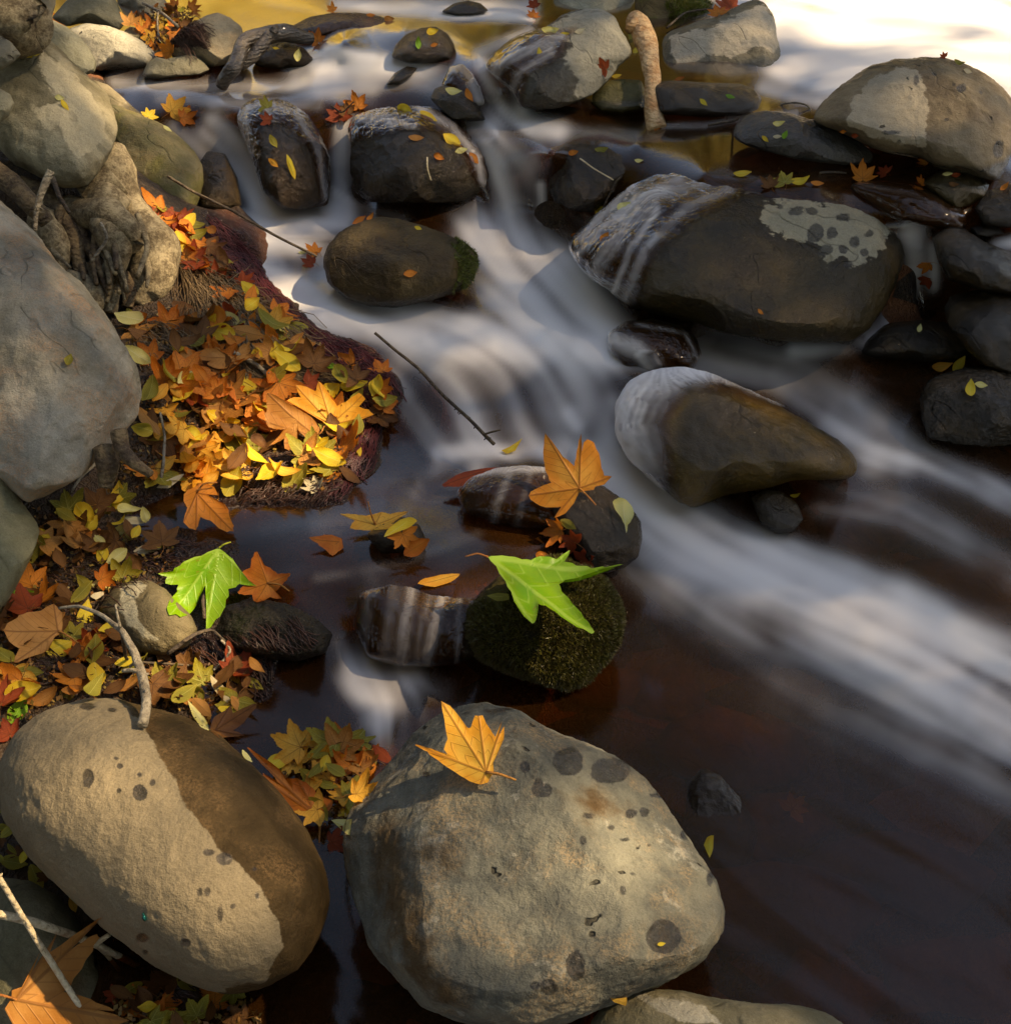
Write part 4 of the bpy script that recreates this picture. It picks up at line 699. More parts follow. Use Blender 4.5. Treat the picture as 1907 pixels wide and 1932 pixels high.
def star_leaf(cx_, outline, tips, map3, rings=9, serr=.02, seed=0, curl=0., ctr=None, gap_=0):
    """blade filled out from the point where the stalk joins; map3 turns flat (x, y, height) into space"""
    J = np.array(cx_, float); cx_ = J if ctr is None else np.array(ctr, float)
    O = np.array(list(outline)+([] if ctr is None else [tuple(J)]), float)-cx_; th = np.arctan2(O[:, 1], O[:, 0]); o = np.argsort(th); O = O[o]; th = th[o]; n = len(th); r2 = np.random.default_rng(seed)
    ang, rad = [], []; Omax = np.hypot(O[:, 0], O[:, 1]).max()
    for i in range(n):
        j = (i+1) % n; gap = (th[j]-th[i]) % (2*math.pi)
        L = np.hypot(*(O[j]-O[i])); m = max(2, int(L/(np.abs(O).max()*.09)))
        for q in range(m):
            f = q/m; p = O[i]*(1-f)+O[j]*f
            if gap > 2.6: r = np.hypot(*O[i])*(1-f)+np.hypot(*O[j])*f; a = th[i]+gap*f; r *= .25+.75*abs(2*f-1)
            else: a = math.atan2(p[1], p[0]); r = math.hypot(*p)
            r *= 1+min(.5, L/Omax)*.16*4*f*(1-f) if gap < 1.2 else 1.
            r *= 1+serr*(1 if (len(ang) % 2) else -1)*(0 if q == 0 else 1)+r2.normal()*serr*.4
            ang.append(a); rad.append(r)
    ang = np.array(ang); rad = np.array(rad); m = len(ang); Rm = rad.max()
    V = [(0., 0.)]; 
    for k in range(1, rings+1):
        f = (k/rings)**.85; V += [(f*r*math.cos(a), f*r*math.sin(a)) for a, r in zip(ang, rad)]
    V = np.array(V); Fs = [(0, 1+j, 1+(j+1) % m) for j in range(m)]
    for k in range(rings-1):
        for j in range(m): j2 = (j+1) % m; a0 = 1+k*m; Fs.append((a0+j, a0+m+j, a0+m+j2, a0+j2))
    Rc = Rm; cc_ = cx_; V = V+cx_-J; cx_ = J; Rm = np.hypot(V[:, 0], V[:, 1]).max()
    rr = np.hypot(V[:, 0], V[:, 1])/Rm; aa = np.arctan2(V[:, 1], V[:, 0])
    T_ = np.array(tips, float)-cx_; ta = np.arctan2(T_[:, 1], T_[:, 0])
    dl = (aa[:, None]-ta[None]+math.pi) % (2*math.pi)-math.pi; b = np.abs(dl).argmin(1); db = np.abs(dl[np.arange(len(aa)), b])
    lat = rr*np.sin(np.minimum(db, 1.5)); al = rr*np.cos(db)
    edge = np.concatenate([[0], np.tile(1, m*rings)])*np.concatenate([[0], np.repeat((np.arange(1, rings+1)/rings), m)])
    z = -.16*lat*(lat > 0)+.05*fbm(np.stack([V[:, 0]/Rm*2.2+seed, V[:, 1]/Rm*2.2, V[:, 0]*0], -1), 2)*rr*2
    ph = r2.uniform(0, 6.28); z = z+curl*(rr**2)*(.55+.6*np.cos(2*aa+ph)+.35*np.cos(3*aa+ph*2))+curl*.35*edge**4*rr
    P = map3(V[:, 0]+cx_[0], V[:, 1]+cx_[1], z*Rm)
    return P, Fs, dict(rad=edge, lat=lat, along=al)
def stalk_mesh(name, pts, r0, parent, mat=M_STALK):
    L = smooth_path(pts, 10); V, Fs = tube(L, np.linspace(r0, r0*.7, 10), 6); return mesh_obj(name, V, Fs, mat, parent, origin=L[0])
def traced_leaf(name, label, cat, outline, j, tips, colour, lift=.012, face=.55, gap=.004, curl=.12, stalk=None, seed=1, group=None, serr=.02, water_ok=True, smat=None, ctr=None):
    h = hit(*j, water_ok=water_ok); p0 = np.array(h[0]); n = np.array(h[1])
    sj = (p0-CAMP)@FWD; hs = [p0]
    for q in list(outline)+([] if gap < .01 else [(j[0]+(a_-j[0])*k_, j[1]+(b_-j[1])*k_) for a_, b_ in outline for k_ in (.35, .7)]):
        hq = hit(*q, water_ok=water_ok)
        if hq is not None and abs((np.array(hq[0])-CAMP)@FWD-sj) < .14: hs.append(np.array(hq[0]))
    hs = np.array(hs)
    if len(hs) > 5:
        u_, s_, vt = np.linalg.svd(hs-hs.mean(0)); nf = vt[2]; nf = nf if nf@(CAMP-p0) > 0 else -nf
        n = nf if nf[2] > .1 else n
    tocam = CAMP-p0; dist = np.linalg.norm(tocam); tocam /= dist; n = n*(1-face)+tocam*face; n /= np.linalg.norm(n)
    drape = gap < .01
    push = np.percentile((hs-p0)@n, 80 if drape else 99); p0 = p0+n*(lift+max(0, push))
    # the flat blade lies in the plane (p0, n); where something sticks up through it, it is draped over
    def plane(X, Y, Z=0.):
        d = ray(X, Y); s = ((p0-CAMP)@n)/(d@n); P = CAMP+d*s[..., None]+n*(np.asarray(Z)/F*dist)[..., None]
        for i in range(len(P) if drape else 0):
            qx_, qy_, s1 = project(P[i]); hh = hit(float(qx_), float(qy_), water_ok)
            if hh is not None:
                s2 = (np.array(hh[0])-CAMP)@FWD
                if s1 > s2-gap: P[i] = CAMP+(P[i]-CAMP)*((s2-gap)/s1)
        return P
    P, Fs, at = star_leaf(np.array(j, float), outline, tips, plane, seed=seed, curl=curl, serr=serr, ctr=ctr)
    ob = mesh_obj(name, P, Fs, LM[colour], origin=p0, attrs=at); tag(ob, label, cat, group)
    if stalk:
        S = plane(np.array([q[0] for q in stalk], float), np.array([q[1] for q in stalk], float), np.array([0.]+[q[2] if len(q) > 2 else 4. for q in stalk[1:]]))
        stalk_mesh('stalk', S, .0021 if dist > 2 else .0023, ob, smat or M_STALK)
    return ob
SY = 'sycamore_leaf'
traced_leaf(SY, 'golden orange sycamore leaf lying on top of the front boulder', 'leaf', [(787,1408),(800,1417),(823,1425),(845,1424),(838,1415),(845,1395),(841,1361),(835,1327),(851,1335),(868,1354),(882,1374),(889,1371),(897,1352),(911,1351),(923,1374),(935,1390),(942,1386),(947,1362),(951,1371),(950,1395),(940,1418),(930,1439),(931,1456),(920,1476),(906,1481),(885,1473),(868,1463),(848,1450),(828,1436),(807,1420)], (917,1457), [(787,1408),(835,1327),(903,1351),(948,1364),(906,1481)], 'gold', stalk=[(917,1457),(945,1464,10),(974,1473,3)], seed=3, curl=.08, lift=.02, face=.6)
traced_leaf(SY, 'amber sycamore leaf standing upright on the black rock mid frame', 'leaf', [(997,935),(1001,943),(1011,950),(1028,957),(1052,957),(1059,956),(1045,977),(1066,969),(1082,950),(1092,930),(1103,926),(1120,924),(1123,918),(1140,914),(1154,899),(1140,897),(1135,882),(1130,855),(1113,831),(1096,819),(1101,834),(1098,851),(1086,865),(1083,879),(1062,862),(1042,834),(1028,817),(1027,841),(1025,868),(1035,899),(1040,911),(1018,919),(1001,928)], (1093,921), [(997,935),(1045,977),(1154,899),(1096,819),(1028,817)], 'standing', stalk=[(1093,921),(1110,938,8),(1124,953,2)], seed=5, curl=.05, lift=.02, face=.9)
traced_leaf(SY, 'bright green sycamore leaf on the mossy rock, reddish stalk to the left', 'leaf', [(936,1049),(960,1052),(984,1059),(1001,1061),(1018,1055),(1049,1061),(1066,1052),(1074,1050),(1064,1066),(1086,1076),(1113,1089),(1140,1094),(1170,1095),(1154,1099),(1120,1097),(1086,1096),(1066,1097),(1054,1103),(1059,1117),(1079,1140),(1100,1168),(1113,1185),(1119,1198),(1100,1190),(1066,1171),(1045,1157),(1028,1146),(1015,1142),(1013,1161),(1006,1184),(998,1178),(977,1151),(964,1120),(953,1100),(936,1069)], (921,1051), [(1170,1096),(1119,1198),(1006,1184),(1074,1050)], 'green', stalk=[(921,1051),(900,1048,5),(877,1053,3)], seed=7, curl=.12, ctr=(1000,1095), lift=.05, gap=.022, face=.4)
traced_leaf(SY, 'bright green sycamore leaf with drooping lobes at the left pool edge', 'leaf', [(381,1049),(357,1055),(340,1067),(326,1078),(299,1083),(316,1088),(313,1100),(337,1103),(335,1117),(320,1134),(316,1154),(333,1161),(354,1164),(367,1151),(377,1127),(388,1104),(390,1140),(391,1195),(408,1174),(422,1154),(427,1134),(432,1113),(452,1103),(484,1108),(469,1096),(452,1076),(439,1055),(425,1042)], (413,1034), [(299,1083),(325,1160),(388,1195),(484,1108)], 'green', stalk=[(413,1034),(424,1028,5),(436,1024,4)], seed=9, curl=.12, ctr=(389,1076), lift=.03, face=.6, smat=M_STALKG)
traced_leaf(SY, 'large sunlit golden sycamore leaf at the tip of the litter bank', 'leaf', [(541,759),(569,752),(559,730),(578,731),(596,739),(601,720),(613,730),(626,752),(636,765),(652,759),(677,743),(690,755),(677,768),(706,786),(690,791),(665,800),(639,804),(613,797),(594,787),(569,773)], (626,800), [(541,759),(601,720),(684,748),(706,786),(559,730)], 'gold', stalk=[(626,800),(630,808,6),(634,816,3)], seed=11, curl=.1, lift=.035, face=.45)
traced_leaf(SY, 'big amber sycamore leaf folded beside the golden one', 'leaf', [(501,797),(506,775),(508,752),(537,762),(578,781),(591,791),(603,810),(591,835),(562,850),(537,845),(509,841),(537,826),(562,812),(537,811),(508,807)], (598,824), [(501,797),(508,752),(509,841)], 'tan', ctr=(560,792), stalk=[(598,824),(608,818,8),(612,806,4)], seed=13, curl=.14, lift=.03, face=.4)
traced_leaf(SY, 'tan and rust sycamore leaf half sunk in the blue puddle', 'leaf', [(391,933),(413,936),(425,953),(434,977),(441,1006),(418,1001),(398,984),(379,977),(371,1006),(347,990),(354,960)], (372,930), [(441,1006),(413,936),(347,990),(371,1006)], 'orange', stalk=[(372,930),(385,918,14),(411,915,10)], seed=15, curl=.16, lift=.02, face=.5)
traced_leaf(SY, 'curled tan sycamore leaf on the moss below the rootlets', 'leaf', [(376,675),(388,661),(411,659),(425,669),(437,681),(428,695),(405,695),(391,688),(398,682),(379,683)], (431,675), [(376,675),(428,695),(411,659)], 'tan', seed=17, curl=.2, lift=.03, face=.5)
traced_leaf(SY, 'large brown orange sycamore leaf on the dark mud at the left edge', 'leaf', [(7,1195),(34,1168),(44,1161),(78,1151),(102,1140),(118,1157),(119,1178),(104,1202),(92,1225),(61,1239),(27,1253),(37,1225),(17,1212)], (110,1190), [(7,1195),(27,1253),(102,1140)], 'tan', stalk=[(110,1190),(125,1200,6),(148,1214,2)], seed=19, curl=.1, lift=.03, face=.5)
traced_leaf(SY, 'huge orange brown sycamore leaf at the bottom left corner under a pale stick', 'leaf', [(42,1862),(62,1834),(76,1798),(109,1762),(95,1798),(134,1795),(157,1781),(174,1770),(193,1738),(186,1770),(179,1787),(162,1815),(140,1848),(120,1872),(151,1879),(182,1893),(186,1907),(218,1910),(246,1929),(196,1942),(84,1958),(28,1940)], (32,1886), [(109,1762),(193,1738),(246,1929)], 'tan', stalk=[(32,1886),(10,1880,5),(-20,1872,2)], seed=21, curl=.08, lift=.03, face=.6)
traced_leaf(SY, 'crumpled orange sycamore leaf at the pool edge beside the slate', 'leaf', [(486,1046),(473,1072),(457,1079),(469,1096),(449,1120),(476,1123),(483,1139),(510,1127),(532,1128),(520,1115),(549,1084),(524,1083),(500,1068)], (505,1100), [(486,1046),(449,1120),(549,1084),(483,1139)], 'orange', stalk=[(505,1100),(530,1106,8),(547,1117,3)], seed=23, curl=.15, lift=.02, face=.5)
traced_leaf(SY, 'long crumpled orange sycamore leaf lying against the tan boulder', 'leaf', [(468,1418),(492,1430),(512,1442),(530,1455),(540,1470),(562,1470),(592,1488),(600,1500),(628,1512),(620,1530),(604,1550),(585,1535),(566,1538),(540,1520),(520,1495),(496,1472),(498,1462),(520,1470),(525,1478)], (600,1540), [(468,1418),(496,1470),(628,1512),(562,1470)], 'orange', stalk=[(598,1540),(604,1560,5),(602,1600,3)], seed=25, curl=.1, ctr=(562,1505), lift=.02, gap=.02, face=.7)
traced_leaf(SY, 'dark rust sycamore leaf flat on the mud behind the tan boulder', 'leaf', [(397,1372),(405,1352),(425,1340),(436,1330),(440,1345),(487,1328),(470,1352),(452,1370),(440,1378),(462,1388),(432,1390)], (407,1377), [(487,1328),(436,1330),(462,1388)], 'brown', seed=27, curl=.05, lift=.02, face=.6)
traced_leaf(SY, 'red orange sycamore leaf awash in the film left of the standing leaf', 'leaf', [(834,916),(855,899),(875,889),(916,882),(948,882),(926,902),(892,926),(885,911),(855,918)], (900,892), [(834,916),(948,882),(892,926)], 'red', seed=29, curl=.02, lift=.008, face=.4)
traced_leaf(SY, 'pale orange sycamore leaf snagged on the small stone in the left current', 'leaf', [(642,974),(670,983),(690,972),(720,966),(735,970),(772,968),(745,985),(733,997),(700,1000),(660,998)], (708,990), [(642,974),(720,966),(772,968)], 'gold', stalk=[(708,990),(700,975,16),(697,960,22)], seed=31, curl=.08, lift=.02, face=.5)
traced_leaf(SY, 'amber sycamore leaf floating at the left end of the small current', 'leaf', [(583,1018),(602,1012),(625,1008),(645,1015),(648,1032),(628,1048),(612,1036),(600,1026)], (640,1022), [(583,1018),(612,1040)], 'orange', seed=33, curl=.08, lift=.012, face=.4)
OV = 'oval_leaf'
def oval(label, outline, colour, name=OV, face=.5, lift=.01, curl=.06, stalk=None, seed=40, cat='leaf'):
    c = tuple(np.mean(outline, 0)); O = np.array(outline); d = O-np.array(c); i = np.hypot(d[:, 0], d[:, 1]).argmax(); t1 = O[i]
    return traced_leaf(name, label, cat, outline, c, [tuple(t1), tuple(2*np.array(c)-t1)], colour, lift=lift, face=face, curl=curl, stalk=stalk, seed=seed, serr=.01)
oval('bright pale yellow leaf with a pointed tip on the black rock beside the standing leaf', [(1156,946),(1163,941),(1171,939),(1188,950),(1196,967),(1191,981),(1184,990),(1181,1006),(1178,990),(1172,977),(1161,962)], 'pale', face=.8)
oval('vivid yellow curved leaf on the small stone in the left current', [(725,1014),(736,994),(753,981),(773,976),(787,983),(770,996),(746,1005)], 'yellow', face=.7, lift=.025)
oval('tan boat shaped leaf floating above the little fall', [(788,1102),(800,1091),(831,1084),(868,1083),(850,1098),(821,1107)], 'gold', lift=.008)
oval('pale pointed leaf at the water edge left of the green leaf', [(919,1124),(940,1118),(958,1120),(960,1132),(938,1134)], 'olive')
oval('bright yellow willow leaf on the tall glossy rock', [(541,291),(551,303),(558,323),(557,339),(548,326),(542,309)], 'yellow', face=.8)
oval('long cream leaf on the mud above the tan boulder', [(398,1275),(410,1284),(428,1300),(447,1318),(455,1337),(440,1332),(418,1317),(402,1298)], 'cream')
oval('bright yellow green willow leaf leaning on the tan boulder', [(355,1322),(372,1338),(388,1355),(395,1378),(378,1370),(364,1350)], 'pale')
oval('round bright yellow leaf on the mud at the left edge', [(84,1222),(92,1209),(110,1206),(136,1210),(132,1225),(122,1238),(95,1238)], 'yellow', face=.7)
oval('pale willow leaf lying flat by the blue puddle', [(228,977),(248,974),(272,975),(282,982),(262,989),(238,988)], 'cream', name='willow_leaf')
oval('second pale willow leaf below the blue puddle, with a yellow base', [(252,1040),(270,1028),(305,1022),(303,1036),(272,1046)], 'cream', name='willow_leaf')
oval('white curled leaf on the edge of the blue puddle', [(296,920),(310,908),(330,899),(348,894),(336,908),(320,920)], 'cream', name='willow_leaf', lift=.02)
oval('pale round leaf beside the twig on the mud', [(173,1103),(185,1092),(200,1091),(212,1100),(205,1112),(185,1113)], 'pale')
oval('small cream leaf just under the pale round leaf on the mud', [(171,1125),(180,1118),(195,1115),(196,1124),(182,1131)], 'cream')
oval('yellow leaf tucked against the front boulder beside the orange pile', [(625,1548),(645,1545),(664,1545),(660,1575),(648,1568)], 'pale', lift=.02)
oval('slim yellow leaf stuck to the right side of the front boulder', [(1327,1594),(1333,1580),(1346,1576),(1345,1600),(1338,1619)], 'yellow', face=.8)
oval('small folded orange leaf on the pale boulder at the bottom edge', [(1152,1884),(1168,1884),(1182,1882),(1180,1898),(1160,1892)], 'gold', lift=.01)
oval('yellow leaf tip in white water behind the standing leaf', [(946,850),(962,842),(985,828),(972,850),(958,856)], 'yellow', lift=.012)

# --- leaf kinds that are copied
def unit_map(X, Y, Z=0.): return np.stack([np.asarray(X), np.asarray(Y), np.asarray(Z)+0*np.asarray(X)], -1)
SYC = [(90,1.),(84,.84),(78,.80),(71,.68),(63,.56),(55,.70),(49,.82),(40,.97),(33,.80),(26,.70),(17,.56),(9,.52),(0,.62),(-10,.76),(-20,.60),(-36,.44),(-60,.30),(-90,.12)]
def syc_outline(r2):
    o = []; k = r2.uniform(.8, 1.15, 5)
    for s in (1, -1):
        for i, (a, r) in enumerate(SYC):
            if s < 0 and a in (90, -90): continue
            g = k[0] if a > 62 else (k[1] if s > 0 else k[2]) if a > 15 else (k[3] if s > 0 else k[4])
            aa = R(a if s > 0 else 180-a)+r2.normal()*.02; o.append((r*g*math.cos(aa), r*g*math.sin(aa)))
    tips = [(0, 1), (math.cos(R(40)), math.sin(R(40))), (-math.cos(R(40)), math.sin(R(40))), (math.cos(R(-10)), math.sin(R(-10))), (-math.cos(R(-10)), math.sin(R(-10)))]
    return o, tips
VAR = {}
for i in range(9):
    r2 = np.random.default_rng(300+i); o, tp = syc_outline(r2); VAR['syc', i] = star_leaf(np.array([0., 0.]), o, tp, unit_map, rings=7, seed=i, curl=[.08,.2,.35,.5,.28,.15,.42,.6,.3][i])
for i in range(6):
    r2 = np.random.default_rng(400+i); wd = r2.uniform(.2, .32); u = np.linspace(0, 1, 9); o = [(x*2-1, math.sin(math.pi*x**.85)*wd*2) for x in u]+[(x*2-1, -math.sin(math.pi*x**.85)*wd*2) for x in u[1:-1]]
    VAR['oval', i] = star_leaf(np.array([0., 0.]), o, [(1, 0), (-1, 0)], unit_map, rings=5, seed=i+20, curl=[.1,.2,.35,.05,.3,.5][i], serr=.015)
MESH = {}
def leaf_proto(kind, i, colour):
    k = (kind, i, colour)
    if k not in MESH:
        P, Fs, at = VAR[kind, i]; o = mesh_obj(SY if kind == 'syc' else OV, P, Fs, LM[colour], attrs=at); me = o.data; bpy.data.objects.remove(o)
        st = None
        if kind == 'syc':
            V, Fq = tube(smooth_path([(0, 0, 0), (.05, -.35, .1*(i % 3)), (.12*(i % 4-1.5), -.7, .05)], 8), np.linspace(.016, .012, 8), 5); s = mesh_obj('stalk', V, Fq, M_STALK); st = s.data; bpy.data.objects.remove(s)
        MESH[k] = (me, st)
    return MESH[k]
LEAFN = {'syc': 0, 'oval': 0}
def put_leaf(kind, px, py, size, colour, label, group=None, rot=None, tilt=.35, face=.35, lift=None, var=None, rnd=random, water_ok=True):
    """size: half length in picture units at that distance, turned into metres"""
    h = hit(px, py, water_ok)
    if h is None: return
    n = Vector(h[1]); tc = (Vector(CAMP)-h[0]).normalized()
    if h[3] != 'rock': n = n*.4+Vector((0, 0, 1))*.6
    n = (n.normalized()*(1-face)+tc*face+Vector((rnd.uniform(-1, 1), rnd.uniform(-1, 1), rnd.uniform(-.5, .5)))*tilt).normalized()
    s = size/F*(Vector(h[0])-Vector(CAMP)).dot(Vector(FWD)); a = rnd.uniform(0, 6.283) if rot is None else R(rot)
    ref = Vector(RT)-n*Vector(RT).dot(n); ref.normalize(); up = n.cross(ref)
    X = ref*math.cos(a)+up*math.sin(a); Y = n.cross(X)
    M = Matrix((X, Y, n)).transposed().to_4x4()
    i = var if var is not None else rnd.randrange(9 if kind == 'syc' else 6)
    me, st = leaf_proto(kind, i, colour); o = bpy.data.objects.new(SY if kind == 'syc' else OV, me); COL.objects.link(o)
    li = (s*.12+.004) if lift is None else lift
    o.matrix_world = Matrix.Translation(h[0]+n*li) @ M @ Matrix.Scale(s, 4)
    tag(o, label, 'leaf', group); LEAFN[kind] += 1
    if st and size > 16:
        c = bpy.data.objects.new('stalk', st); COL.objects.link(c); c.parent = o
    return o
